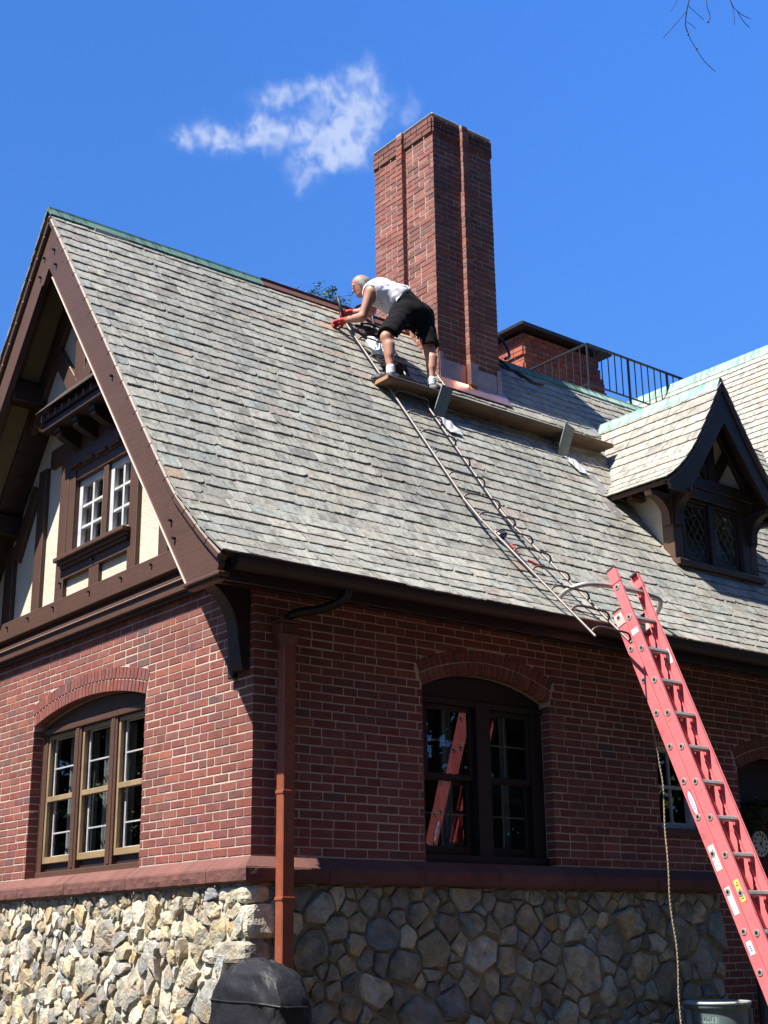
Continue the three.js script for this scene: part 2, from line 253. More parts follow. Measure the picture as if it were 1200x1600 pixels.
function layWall(which, from, to, y0, y1, headFirst) { // runs from the corner outwards
  const W = WALLS[which], dir = Math.sign(to - from), rows = Math.floor((y1 - y0) / COURSE);
  for (let r = 0; r < rows; r++) {
    const y = y0 + (r + 0.5) * COURSE; let p = 0, first = true; const len = Math.abs(to - from), headRow = (r % 2 === 0) === headFirst;
    while (p < len) {
      let w = 0.1978 + rr(-0.004, 0.004);
      if (first && headRow) w = 0.094; else if (!first && rnd() < 0.05) w = rr(0.09, 0.13);
      first = false;
      let a = from + dir * p, b = from + dir * Math.min(p + w, len); if (a > b) [a, b] = [b, a]; p += w + 0.0106;
      let iv = [[a, b]];
      for (const o of OPEN[which]) {
        if (y < o.y0) continue; const hw = o.arch ? arcHalf(o.half, o.rise, o.spring, 0.212, y + (y > o.spring ? 0.014 : 0)) : (y < o.spring + 0.004 ? o.half : 0); if (!hw) continue;
        const edge = (o.arch && y > o.spring) ? 0.004 : 0; const L = o.c - hw - edge, Rr = o.c + hw + edge, nx = [];
        for (const [s, e] of iv) { if (e <= L || s >= Rr) nx.push([s, e]); else { if (s < L) nx.push([s, L]); if (e > Rr) nx.push([Rr, e]); } }
        iv = nx;
      }
      for (const [s, e] of iv) if (e - s > 0.007) bricks.push(brickAt(W, (s + e) / 2, y + rr(-0.0012, 0.0012), e - s, 0.0566 + rr(-0.0013, 0.001), 0.10, rr(0, 0.0014), brickTone(), rr(-0.004, 0.004)));
    }
  }
}
layWall('gable', 0, -5.35, H0 + 0.004, 4.32, true);
layWall('eave', 0, 12.0, H0 + 0.004, 4.22, false);
layWall('eave', 5.115, 6.0, 0.42, H0 + 0.004, false);
{ // mortar behind the bricks: two wall slabs with their openings, and the walls that close the house
  const outer = (u0, u1, y0, y1) => [[u0, y0], [u1, y0], [u1, y1], [u0, y1]];
  const Bg = new Build(); Bg.add(slab(outer(-5.35, -0.22, 2.0, 4.34), 0.21, OPEN.gable.map(o => openHole(o, 0.006)).map(h => h.map(([u, y]) => [u, Math.max(y, 2.01)]))), WALLS.gable.clone().multiply(MT(0, 0, -0.2132)));
  Bg.add(slab(outer(-0.2201, -0.0031, 2.0, 4.34), 0.21), WALLS.gable.clone().multiply(MT(0, 0, -0.2132)));
  const gw = part(Bg, 'gable_wall', M.mortar);
  const Be = new Build(); const eo = OPEN.eave.map(o => openHole(o, 0.006).map(([u, y]) => [u, Math.max(y, 0.3)])); eo[0] = eo[0].map(([u, y]) => [u, Math.max(y, 2.01)]);
  const outl = [[0.0031, 2.0], [5.108, 2.0], [5.108, 0.2], [12, 0.2], [12, 4.24], [0.0031, 4.24]];
  Be.add(slab(outl, 0.21, eo), MT(0, 0, -0.2132));
  const ew = part(Be, 'eave_wall', M.mortar);
  const Bc = new Build();
  Bc.add(bevelBox(12, 8, 0.2, 0.01), MT(6.2, 4.2, -5.4)); Bc.add(bevelBox(0.2, 4, 5.2, 0.01), MT(12, 2.2, -2.7)); Bc.add(bevelBox(11.7, 0.1, 5.0, 0.01), MT(6.05, 4.1, -2.8)); Bc.add(bevelBox(11.7, 0.1, 5.0, 0.01), MT(6.05, 0.9, -2.8));
  Bc.add(bevelBox(0.06, 3.0, 5.0, 0.01), MT(3.6, 2.5, -2.8)); // partition between the two front rooms
  part(Bc, 'rear_wall', M.lining);
  // bricks: the nearest 300 singly, the rest joined
  for (const b of bricks) { const p = b.at, g = 1 + 0.26 * fbm(p[0] * 0.9 + 3, p[1] * 1.1, p[2] * 0.9, 4) + 0.25 * noise3(p[0] * 2.3, p[1] * 0.45, p[2] * 2.3) * sstep(3.2, 2.3, p[1]); b.col = [b.col[0] * g, b.col[1] * g * (2 - g > 1 ? 1.03 : 0.97), b.col[2] * g]; b.bev = rnd() < 0.15 ? 0.0055 : rnd() < 0.5 ? 0.0018 : 0.003; }
  const vis = bricks.filter(b => inShot(b.at)).map(b => ({ b, d: V(...b.at).distanceTo(camP) * (b.w < 0.15 ? 1.35 : 1) })).sort((p, q) => p.d - q.d).slice(0, 300).map(q => q.b);
  const single = new Set(vis), rest = { g: new Build(), e: new Build() };
  for (const b of bricks) {
    const gable = b.at[0] < 0.02 && b.m.elements[0] < 0.5, geo = bevelBox(b.w, b.h, b.d, b.bev);
    if (single.has(b)) new Build().add(geo, b.m, b.col).mesh('brick', M.brick, gable ? gw : ew); else (gable ? rest.g : rest.e).add(geo, b.m, b.col);
  }
  stuff(rest.g.mesh('brickwork', M.brick, gw)); stuff(rest.e.mesh('brickwork', M.brick, ew));
  // arches: two rings of bricks on end
  for (const [which, wall] of [['gable', gw], ['eave', ew]]) for (const o of OPEN[which]) {
    if (!o.arch) { // stone lintel over the small window
      continue;
    }
    const R = (o.half ** 2 + o.rise ** 2) / (2 * o.rise), cy = o.spring + o.rise - R;
    for (let ring = 0; ring < 2; ring++) {
      const r0 = R + 0.002 + ring * 0.107, a = Math.asin((o.half + 0.02 + ring * 0.03) / (r0 + 0.05)), n = Math.round(2 * a * (r0 + 0.03) / 0.066);
      for (let i = 0; i < n; i++) {
        const t = -a + (i + 0.5) * 2 * a / n, rc = r0 + 0.048, b = brickAt(WALLS[which], o.c + rc * Math.sin(t), cy + rc * Math.cos(t), 0.0555 + rr(-0.001, 0.001), 0.096, 0.10, 0.0032 + rr(0, 0.0016), brickTone(), -t);
        new Build().add(bevelBox(b.w, b.h, b.d, 0.0022), b.m, b.col).mesh('arch_brick', M.brick, wall);
      }
    }
  }
}

{ // sandstone water table between brick and fieldstone
  const wt = part(new Build().add(bevelBox(5.1, 0.18, 0.06, 0.004), MT(2.56, 2.12, -0.02)).add(bevelBox(0.06, 0.18, 5.3, 0.004), MT(0.02, 2.12, -2.66)), 'water_table', M.sandstone);
  function block(which, u0, u1, m0, m1) { // m0, m1: mitre at that end towards the corner
    const B = new Build(), W = WALLS[which], n = Math.max(4, Math.round((u1 - u0) / 0.035)), col = jit([1, 1, 1], 0.14), s = rnd() * 50, P = 0.105;
    const prof = [[0.0, H0 - 0.002], [P - 0.004, H0 - 0.078], [P + 0.002, H0 - 0.092], [P, H0 - 0.135], [P - 0.006, H0 - 0.172], [P - 0.028, H0 - 0.188], [0.0, H0 - 0.19]];
    const at = (i, k) => {
      const t = i / n, end = i === 0 || i === n; let [o, y] = prof[k], u = lerp(u0, u1, t);
      if (k > 0) { if (m0) u -= (1 - t) * o; if (m1) u += t * o; }
      const rough = k >= 2 && k <= 5 ? (k === 2 ? 0.007 : 0.016) : 0.0015; const q = fbm(u * 9 + s, y * 14, s, 4);
      if (!(end && (m0 && i === 0 || m1 && i === n))) { o += rough * q * (end ? 0.4 : 1); y += k >= 2 && k <= 5 ? 0.012 * fbm(u * 7 + s, 3.3 + k, s, 3) : 0; }
      const p = V(u, y, o).applyMatrix4(W); return [[p.x, p.y, p.z], [u + s, y + o]];
    };
    for (let i = 0; i < n; i++) for (let k = 0; k < prof.length - 1; k++) { const a = at(i, k), b = at(i + 1, k), c = at(i + 1, k + 1), d = at(i, k + 1); B.quad(d[0], c[0], b[0], a[0], col, [d[1], c[1], b[1], a[1]]); }
    for (const i of [0, n]) { const pts = prof.map((_, k) => at(i, k)); for (let k = 1; k < pts.length - 1; k++) { const t = [pts[0], pts[k], pts[k + 1]]; if (i === n) t.reverse(); B.tri(t[2][0], t[1][0], t[0][0], col, [t[2][1], t[1][1], t[0][1]]); } }
    B.mesh('sandstone_block', M.sandstone, wt);
  }
  const G = [-5.3, -4.25, -3.62, -2.7, -1.62, -0.42, 0], E = [0, 0.62, 1.52, 2.3, 3.15, 4.2, 5.1];
  for (let i = 0; i < G.length - 1; i++) block('gable', G[i] + 0.003, G[i + 1] - (i === G.length - 2 ? 0 : 0.003), false, i === G.length - 2);
  for (let i = 0; i < E.length - 1; i++) block('eave', E[i] + (i ? 0.003 : 0), E[i + 1] - 0.003, i === 0, false);
}

{ // fieldstone base: irregular stones packed in recessed mortar
  const SURF = 0.035, B = new Build(), B2 = new Build();
  B2.add(bevelBox(4.85, 1.9, 0.3, 0.004), MT(2.685, 1.10, SURF - 0.166)); B.add(bevelBox(0.3, 1.9, 5.3, 0.004), MT(-SURF + 0.158, 1.10, -2.62));
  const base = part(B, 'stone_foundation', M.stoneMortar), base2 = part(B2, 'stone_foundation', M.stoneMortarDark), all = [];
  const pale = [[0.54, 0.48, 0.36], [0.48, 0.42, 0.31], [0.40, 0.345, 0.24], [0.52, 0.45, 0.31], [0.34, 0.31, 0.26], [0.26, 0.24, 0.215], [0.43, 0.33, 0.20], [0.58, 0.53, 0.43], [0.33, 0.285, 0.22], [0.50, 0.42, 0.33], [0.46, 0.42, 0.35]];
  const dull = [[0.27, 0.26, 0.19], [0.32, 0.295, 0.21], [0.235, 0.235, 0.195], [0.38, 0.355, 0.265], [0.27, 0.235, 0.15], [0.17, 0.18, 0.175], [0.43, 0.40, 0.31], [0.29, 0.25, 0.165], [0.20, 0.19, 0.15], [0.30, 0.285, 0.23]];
  function pack(which, u0, u1, y0, y1, cell, stretch, tones, gap, joint, tall, ajit) {
    const pts = [], bigs = []; let tries = 0;
    while (tries++ < 9000) { // varied dart throwing: each stone claims its own radius
      const u = rr(u0, u1), y = rr(y0, y1), near = (y > y1 - cell * 0.8 ? 0.62 : 1), r = cell * near * (rnd() < 0.25 ? rr(1.0, 1.55) : rnd() < 0.4 ? rr(0.34, 0.55) : rr(0.55, 1.0));
      if (pts.every(p => Math.hypot((p[0] - u) / stretch, p[1] - y) > (p[2] + r) * 0.60 * (rnd() < 0.5 ? 1 : rr(0.85, 1.1)))) pts.push([u, y, r, rr(-0.7, 0.7), rr(0.05, 0.42)]);
    }
    for (const p of pts) {
      let poly = []; const n0 = 14; for (let i = 0; i < n0; i++) { const a = i / n0 * 2 * Math.PI; poly.push([p[0] + 3 * p[2] * Math.cos(a) * 1.2, p[1] + 3 * p[2] * Math.sin(a)]); }
      const cut = (nx, ny, c) => { const out = []; for (let i = 0; i < poly.length; i++) { const a = poly[i], b = poly[(i + 1) % poly.length], da = nx * a[0] + ny * a[1] - c, db = nx * b[0] + ny * b[1] - c; if (da <= 0) out.push(a); if (da * db < 0) { const t = da / (da - db); out.push([lerp(a[0], b[0], t), lerp(a[1], b[1], t)]); } } poly = out; };
      for (const q of pts) { if (q === p) continue; const du = q[0] - p[0], dy = q[1] - p[1], L = Math.hypot(du, dy); if (L > 4 * cell * 1.6) continue; const th = Math.atan2(dy, du), rp = p[2] * (1 + p[4] * Math.cos(2 * (th - p[3] * 2))), rq = q[2] * (1 + q[4] * Math.cos(2 * (th - q[3] * 2))), w = clamp(0.5 + 0.5 * (rp * rp - rq * rq) / (L * L) * 0.9, 0.2, 0.8), ang = Math.atan2(dy, du) + rr(-ajit, ajit), nx = Math.cos(ang), ny = Math.sin(ang); cut(nx, ny, nx * (p[0] + du * w) + ny * (p[1] + dy * w) - joint * rr(0.5, 1.9)); }
      cut(1, 0, u1); cut(-1, 0, -u0); cut(0, 1, y1 - rr(0, 0.012)); cut(0, -1, -y0);
      if (poly.length < 3) continue;
      // resample the outline and roughen it
      const ring = []; for (let i = 0; i < poly.length; i++) { const a = poly[i], b = poly[(i + 1) % poly.length], L = Math.hypot(b[0] - a[0], b[1] - a[1]); if (L < 0.004) continue; const k = Math.max(1, Math.round(L / (cell * 0.33))); for (let j = 0; j < k; j++) { const t = j / k + (j ? rr(-0.12, 0.12) : 0); ring.push([lerp(a[0], b[0], t), lerp(a[1], b[1], t)]); } }
      if (ring.length < 3) continue;
      { let mu = 0, my = 0; for (const q of ring) { mu += q[0] / ring.length; my += q[1] / ring.length; } for (const q of ring) { const k = rnd() < 0.3 ? rr(0.03, 0.13) : rr(0, 0.035); q[0] = lerp(q[0], mu, k); q[1] = lerp(q[1], my, k); } }
      let cu = 0, cy = 0; for (const q of ring) { cu += q[0]; cy += q[1]; } cu /= ring.length; cy /= ring.length;
      const size = Math.sqrt(ring.reduce((s, q) => s + (q[0] - cu) ** 2 + (q[1] - cy) ** 2, 0) / ring.length); if (size < 0.016) continue;
      const sd = rnd() * 90, hgt = SURF + gap * rr(0.25, 1.15) * clamp(size / (cell * 0.5), 0.45, 1.3), tu = rr(-0.30, 0.30) * tall, ty = rr(-0.34, 0.22) * tall;
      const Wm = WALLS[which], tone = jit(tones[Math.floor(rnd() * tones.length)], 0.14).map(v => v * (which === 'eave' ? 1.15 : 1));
      const chips = [0, 1, 2].map(() => { const a = rr(0, 6.283); return [Math.cos(a), Math.sin(a), size * rr(0.3, 0.9), rr(0.2, 0.8)]; }); // broken facets
      const pos = (q, f, h) => { // f shrinks towards the middle, h the height above the mortar
        const a = Math.atan2(q[1] - cy, q[0] - cu), wob = 1 + 0.10 * noise3(Math.cos(a) * 2.1 + sd, Math.sin(a) * 2.1, sd) + 0.06 * noise3(Math.cos(a) * 6 + sd, Math.sin(a) * 6, sd); const u = cu + (q[0] - cu) * f * Math.min(1, wob + 0.02), y = cy + (q[1] - cy) * f * Math.min(1, wob + 0.02);
        let drop = 0; if (h > 0.5) for (const c of chips) drop += Math.max(0, c[0] * (u - cu) + c[1] * (y - cy) - c[2]) * c[3]; const nz = 0.25 * gap * fbm(u * 14 + sd, y * 14, sd, 4) * (h > 0.3 ? 1 : 0.2) - Math.min(drop, gap * 0.7); let z = lerp(SURF - 0.06, hgt, h) + (h > 0.5 ? tu * (u - cu) + ty * (y - cy) : 0) + nz; z = Math.max(z, SURF - 0.06);
        const v = V(u, y, z).applyMatrix4(Wm); return [[v.x, v.y, v.z], [u + sd, y + z]];
      };
      const mott = p => { const k = 1 + 0.75 * fbm(p[0] * 7 + sd, p[1] * 7, p[2] * 7, 3), w = 1 + 0.25 * noise3(p[0] * 5, p[1] * 5 + sd, p[2] * 5); return [tone[0] * k * w, tone[1] * k, tone[2] * k / w]; };
      const S = new Build(), rings = [[1, 0], [0.99, 0.78], [0.94, 0.99], [0.56, 1.0]], n = ring.length;
      const rp = rings.map(([f, h]) => ring.map(q => pos(q, f * (h > 0.3 && h < 1 ? rr(0.94, 1.0) : 1), h))), mid = pos([cu, cy], 1, 1.0);
      for (let k = 0; k < 3; k++) for (let i = 0; i < n; i++) { const a = rp[k][i], b = rp[k][(i + 1) % n], c = rp[k + 1][(i + 1) % n], d = rp[k + 1][i]; S.quad(a[0], b[0], c[0], d[0], mott(a[0]), [a[1], b[1], c[1], d[1]]); }
      for (let i = 0; i < n; i++) { const a = rp[3][i], b = rp[3][(i + 1) % n]; S.tri(a[0], b[0], mid[0], mott(b[0]), [a[1], b[1], mid[1]]); }
      const c = V(cu, cy, SURF).applyMatrix4(Wm).toArray(); all.push({ S, c, home: which === 'gable' ? base : base2, vis: inShot(c, 1.06) && inShot(V(cu, cy + size, SURF).applyMatrix4(Wm).toArray(), 1.03), size: size / V(...c).distanceTo(camP) });
    }
  }
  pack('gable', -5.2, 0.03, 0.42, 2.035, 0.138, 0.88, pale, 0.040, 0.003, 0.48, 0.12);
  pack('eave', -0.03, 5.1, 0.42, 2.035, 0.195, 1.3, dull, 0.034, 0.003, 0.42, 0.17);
  { // big quoins that turn the corner
    let y = 2.03; const hs = [0.13, 0.235, 0.16, 0.21, 0.18, 0.2, 0.17, 0.22];
    hs.forEach((h, i) => {
      const lx = i % 2 ? 0.38 : 0.24, lz = i % 2 ? 0.26 : 0.44, g = new THREE.BoxGeometry(lx, h - 0.012, lz, 6, 5, 6).toNonIndexed(), P = g.attributes.position, cx = lx / 2 - 0.075, cz = 0.075 - lz / 2, s = i * 7.3, v = V(0, 0, 0);
      for (let k = 0; k < P.count; k++) { v.fromBufferAttribute(P, k); const ex = v.x / (lx / 2), ey = v.y / ((h - 0.012) / 2), ez = v.z / (lz / 2), r = Math.pow(ex ** 6 + ey ** 6 + ez ** 6, 1 / 6); v.multiplyScalar(lerp(1, 1 / Math.max(1, r), 0.9)); const q = 0.022 * fbm(v.x * 9 + s, v.y * 11, v.z * 9 + s, 4) + 0.03 * noise3(v.x * 4 + s, v.y * 4, v.z * 4); v.x += q * Math.sign(ex || 1) * Math.abs(ex); v.z += q * ez; v.y += q * 0.5 * ey; P.setXYZ(k, v.x, v.y, v.z); }
      g.computeVertexNormals(); const S = new Build(); S.add(g, MT(cx, y - h / 2, cz), jit([[0.52, 0.47, 0.36], [0.58, 0.53, 0.42], [0.40, 0.36, 0.29]][i % 3], 0.1)); y -= h; S.mesh('stone', M.stone, base);
    });
  }
  const show = new Set(all.filter(s => s.vis).sort((a, b) => b.size - a.size).slice(0, 291)), rest = new Build();
  const soft = g => { const q = mergeVertices(g.deleteAttribute('normal') && g, 1e-4); q.computeVertexNormals(); return q; };
  for (const s of all) {
    if (show.has(s)) { const g = s.S.geo(); const m = finish(new THREE.Mesh(g, M.stone)); m.name = 'stone'; s.home.add(m); }
    else { for (const k of ['p', 'n', 'u', 'c']) for (const v of s.S[k]) rest[k].push(v); }
  }
  stuff(rest.mesh('stonework', M.stone, base));
}

// ------------------------------------------------------------ windows
// bars in wall coordinates: [u0, u1, y0, y1, z0, z1]
function bars(B, W, list, col = [1, 1, 1], bev = 0.004) { for (const [u0, u1, y0, y1, z0, z1] of list) B.add(bevelBox(u1 - u0, y1 - y0, z1 - z0, bev), W.clone().multiply(MT((u0 + u1) / 2, (y0 + y1) / 2, (z0 + z1) / 2)), col); return B; }
function ring(u0, u1, y0, y1, w, z0, z1, bot = w, top = w) { return [[u0, u0 + w, y0, y1, z0, z1], [u1 - w, u1, y0, y1, z0, z1], [u0 + w, u1 - w, y0, y0 + bot, z0, z1 - 0.0015], [u0 + w, u1 - w, y1 - top, y1, z0, z1 - 0.0015]]; }
function pane(W, u0, u1, y0, y1, z, parent) { const m = finish(new THREE.Mesh(new THREE.BoxGeometry(u1 - u0, y1 - y0, 0.004), M.glass)); m.name = 'pane'; m.applyMatrix4(W.clone().multiply(MT((u0 + u1) / 2, (y0 + y1) / 2, z))); m.updateMatrix(); parent.add(m); return m; }
function paneSheet(W, u0, u1, y0, y1, z, parent) { const g = new THREE.PlaneGeometry(u1 - u0, y1 - y0); const m = finish(new THREE.Mesh(g, M.glass)); m.name = 'pane'; m.applyMatrix4(W.clone().multiply(MT((u0 + u1) / 2, (y0 + y1) / 2, z))); parent.add(m); return m; }
function curtain(W, u0, u1, y0, y1, z, parent, folds = 5) {
  const B = new Build(), n = 24; const at = (i, y) => { const t = i / n; const v = V(lerp(u0, u1, t), y, z + 0.022 * Math.sin(t * folds * 2 * Math.PI + u0 * 7) + 0.008 * Math.sin(t * 19 + y)).applyMatrix4(W); return v.toArray(); };
  for (let i = 0; i < n; i++) for (let k = 0; k < 4; k++) B.quad(at(i, lerp(y0, y1, k / 4)), at(i + 1, lerp(y0, y1, k / 4)), at(i + 1, lerp(y0, y1, (k + 1) / 4)), at(i, lerp(y0, y1, (k + 1) / 4)), [1, 1, 1]);
  return B.mesh('curtain', M.curtain, parent);
}
{ // gable: three double-hung lights with tan storm sashes under a segmental arch
  const W = WALLS.gable, o = OPEN.gable[0], B = new Build(), zf = -0.105, L = o.c - o.half, Rr = o.c + o.half, y0 = H0 + 0.004, head = 3.57;
  B.add(slab(openHole(o, -0.006).map(([u, y]) => [u, Math.max(y, head)]).filter((p, i, a) => i === 0 || Math.hypot(p[0] - a[i - 1][0], p[1] - a[i - 1][1]) > 0.004), 0.06), W.clone().multiply(MT(0, 0, zf - 0.075)), [1, 1, 1]);
  const posts = [L + 0.006, L + 0.09, o.c - 0.40, o.c - 0.275, o.c + 0.275, o.c + 0.40, Rr - 0.08, Rr - 0.004];
  bars(B, W, [[posts[0], posts[1], y0, head - 0.001, zf - 0.1, zf], [posts[2], posts[3], y0, head - 0.001, zf - 0.1, zf + 0.006], [posts[4], posts[5], y0, head - 0.001, zf - 0.1, zf + 0.006], [posts[6], posts[7], y0, head - 0.001, zf - 0.1, zf], [posts[0], posts[7], y0 - 0.002, y0 + 0.052, zf - 0.1, zf + 0.012], [posts[0], posts[7], head - 0.05, head, zf - 0.1, zf + 0.022]]);
  bars(B, W, [[posts[2] + 0.035, posts[3] - 0.035, y0 + 0.06, head - 0.06, zf, zf + 0.016], [posts[4] + 0.035, posts[5] - 0.035, y0 + 0.06, head - 0.06, zf, zf + 0.016]]);
  const win = part(B, 'window', M.brown);
  for (const [a, b] of [[posts[1], posts[2]], [posts[3], posts[4]], [posts[5], posts[6]]]) {
    const lo = y0 + 0.125, hi = head - 0.055, mid = 2.93, S = new Build();
    bars(S, W, [...ring(a + 0.002, b - 0.002, lo, hi, 0.03, zf - 0.05, zf - 0.012, 0.058, 0.034), [a + 0.03, b - 0.03, mid - 0.024, mid + 0.024, zf - 0.05, zf - 0.0135]]); S.mesh('sash', M.tan, win);
    const w2 = new Build(); const c = (a + b) / 2;
    bars(w2, W, [...ring(a + 0.03, b - 0.03, lo + 0.05, mid + 0.01, 0.022, zf - 0.10, zf - 0.08), ...ring(a + 0.03, b - 0.03, mid - 0.012, hi - 0.02, 0.022, zf - 0.085, zf - 0.065)], [1, 1, 1], 0.003); w2.mesh('sash', M.white, win);
    const mu = new Build(), third = (hi - mid) / 2; bars(mu, W, [[b - 0.125, b - 0.112, mid + 0.01, hi - 0.03, zf - 0.085, zf - 0.066], [a + 0.05, b - 0.05, mid + third - 0.02, mid + third - 0.006, zf - 0.084, zf - 0.067], [b - 0.125, b - 0.112, lo + 0.06, mid - 0.01, zf - 0.1, zf - 0.082], [a + 0.05, b - 0.05, lo + (mid - lo) * 0.46, lo + (mid - lo) * 0.46 + 0.014, zf - 0.099, zf - 0.083]], [1, 1, 1], 0.002); mu.mesh('muntin', M.white, win);
    paneSheet(W, a + 0.03, b - 0.03, mid, hi - 0.03, zf - 0.035, win); paneSheet(W, a + 0.03, b - 0.03, lo + 0.05, mid, zf - 0.04, win);
    const K = new Build(); bars(K, W, [[a, b, y0 + 0.05, y0 + 0.125, zf - 0.09, zf - 0.045]]); K.mesh('sill', M.darkBrown, win);
    bars(new Build(), W, []); curtain(W, a + 0.12, a + 0.21, 2.35, 3.5, -0.30, win, 1.5); curtain(W, b - 0.05, b + 0.03, 2.35, 3.5, -0.32, win, 1.5);
  }
}
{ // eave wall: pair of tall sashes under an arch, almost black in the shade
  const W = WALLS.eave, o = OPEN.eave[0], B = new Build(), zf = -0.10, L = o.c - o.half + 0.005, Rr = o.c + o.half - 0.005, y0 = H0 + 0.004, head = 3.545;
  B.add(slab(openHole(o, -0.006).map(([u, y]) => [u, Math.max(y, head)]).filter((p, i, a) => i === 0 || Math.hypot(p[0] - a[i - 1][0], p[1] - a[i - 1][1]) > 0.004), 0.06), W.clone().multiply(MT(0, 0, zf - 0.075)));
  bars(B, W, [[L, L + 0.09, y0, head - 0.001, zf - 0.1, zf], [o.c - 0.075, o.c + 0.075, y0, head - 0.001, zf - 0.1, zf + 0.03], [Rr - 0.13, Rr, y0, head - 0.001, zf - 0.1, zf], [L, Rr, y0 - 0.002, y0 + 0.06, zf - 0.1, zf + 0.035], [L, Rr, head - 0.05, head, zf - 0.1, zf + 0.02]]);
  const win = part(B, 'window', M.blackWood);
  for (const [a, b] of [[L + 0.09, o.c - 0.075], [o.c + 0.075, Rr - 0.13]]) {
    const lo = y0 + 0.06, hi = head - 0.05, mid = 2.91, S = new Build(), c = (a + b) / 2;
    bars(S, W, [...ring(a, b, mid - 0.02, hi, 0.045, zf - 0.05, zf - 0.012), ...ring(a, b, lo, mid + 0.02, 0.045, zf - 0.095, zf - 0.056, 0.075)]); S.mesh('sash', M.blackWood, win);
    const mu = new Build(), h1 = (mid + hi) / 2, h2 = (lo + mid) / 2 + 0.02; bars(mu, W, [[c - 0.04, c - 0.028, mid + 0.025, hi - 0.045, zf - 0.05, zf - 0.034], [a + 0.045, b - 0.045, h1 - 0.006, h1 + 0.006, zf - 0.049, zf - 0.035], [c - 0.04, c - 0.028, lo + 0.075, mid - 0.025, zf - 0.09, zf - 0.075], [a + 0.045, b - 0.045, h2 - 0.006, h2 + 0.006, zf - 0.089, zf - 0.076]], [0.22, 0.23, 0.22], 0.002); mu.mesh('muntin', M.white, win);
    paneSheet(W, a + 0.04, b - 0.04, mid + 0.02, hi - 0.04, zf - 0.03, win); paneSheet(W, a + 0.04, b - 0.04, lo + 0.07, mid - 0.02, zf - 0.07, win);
    curtain(W, b - 0.14, b - 0.05, 2.3, 3.5, -0.36, win, 2);
  }
}
{ // small white window half hidden by the ladder
  const W = WALLS.eave, o = OPEN.eave[1], zf = -0.09, L = o.c - o.half + 0.004, Rr = o.c + o.half - 0.004, B = new Build();
  bars(B, W, ring(L, Rr, o.y0, o.spring, 0.05, zf - 0.08, zf, 0.06));
  const win = part(B, 'window', M.white); const mu = new Build(); bars(mu, W, [[o.c - 0.012, o.c + 0.006, o.y0 + 0.05, o.spring - 0.05, zf - 0.05, zf - 0.02], [L + 0.05, Rr - 0.05, o.y0 + 0.37, o.y0 + 0.40, zf - 0.049, zf - 0.012]], [0.9, 0.9, 0.9], 0.003); mu.mesh('muntin', M.white, win);
  for (const [a, b] of [[L + 0.045, o.c - 0.01], [o.c + 0.004, Rr - 0.045]]) for (const [c, d] of [[o.y0 + 0.055, o.y0 + 0.372], [o.y0 + 0.398, o.spring - 0.045]]) paneSheet(W, a, b, c, d, zf - 0.035, win);
  const S = new Build(); S.add(bevelBox(0.70, 0.07, 0.13, 0.006), W.clone().multiply(MT(o.c, o.y0 - 0.037, -0.045))); S.mesh('sill', M.sandstone, win);
}
{ // arched porch doorway at the right edge: dark red boarded door deep in the wall
  const W = WALLS.eave, o = OPEN.eave[2], B = new Build();
  const F = new Build(); F.add(slab(openHole(o, -0.008).map(([u, y]) => [u, Math.max(y, 2.92)]).filter((p, i, a) => i === 0 || Math.hypot(p[0] - a[i - 1][0], p[1] - a[i - 1][1]) > 0.004), 0.05), W.clone().multiply(MT(0, 0, -0.30)));
  bars(F, W, [[o.c - 0.81, o.c - 0.70, 0.42, 2.919, -0.30, -0.20], [o.c + 0.70, o.c + 0.81, 0.42, 2.919, -0.30, -0.20]]);
  const door = F.mesh('door', M.darkBrown, house), redWood = mat({ color: lin(0.07, 0.016, 0.013), map: T.wood, bumpMap: T.woodBump, bumpScale: 0.002, roughness: 0.6 });
  for (let i = 0; i < 10; i++) { const P = new Build(); bars(P, W, [[o.c - 0.70 + i * 0.14 + 0.003, o.c - 0.56 + i * 0.14 - 0.003, 0.46, 2.915, -0.36, -0.31 + (i % 2) * 0.002]]); P.mesh('board', redWood, door); }
  const H = new Build(); cyl(H, [o.c + 0.45, 1.42, -0.29], [o.c + 0.45, 1.58, -0.29], 0.012); H.mesh('handle', M.iron, door);
}

// ------------------------------------------------------------ half-timbered gable
const RZ = -2.675, RY = 8.345, RX0 = -0.64; // ridge
const PROF = [[-2.675, 8.345], [-.6, 5.512], [-.364, 5.19], [-.2, 4.976], [-.052, 4.795], [.14, 4.608], [.323, 4.432], [.454, 4.318], [.585, 4.21]];
const SL = [0]; for (let i = 1; i < PROF.length; i++) SL.push(SL[i - 1] + Math.hypot(PROF[i][0] - PROF[i - 1][0], PROF[i][1] - PROF[i - 1][1]));
const SLEN = SL[SL.length - 1];
function profAt(s) { // s metres down from the ridge -> [z, y]
  if (s <= 0) { const k = s / SL[1]; return [PROF[0][0] + (PROF[1][0] - PROF[0][0]) * k, PROF[0][1] + (PROF[1][1] - PROF[0][1]) * k]; }
  let i = 1; while (i < SL.length - 1 && SL[i] < s) i++; const k = (s - SL[i - 1]) / (SL[i] - SL[i - 1]); return [lerp(PROF[i - 1][0], PROF[i][0], k), lerp(PROF[i - 1][1], PROF[i][1], k)];
}
function profOff(s, d) { const [z0, y0] = profAt(s - 0.03), [z1, y1] = profAt(s + 0.03), [z, y] = profAt(s), L = Math.hypot(z1 - z0, y1 - y0); return [z + d * -(y1 - y0) / L, y + d * (z1 - z0) / L]; } // d > 0 above the roof
const roofY = z => { for (let i = 1; i < PROF.length; i++) if (z <= PROF[i][0]) { const k = (z - PROF[i - 1][0]) / (PROF[i][0] - PROF[i - 1][0]); return lerp(PROF[i - 1][1], PROF[i][1], k); } return PROF[8][1]; };
const mir = z => 2 * RZ - z;
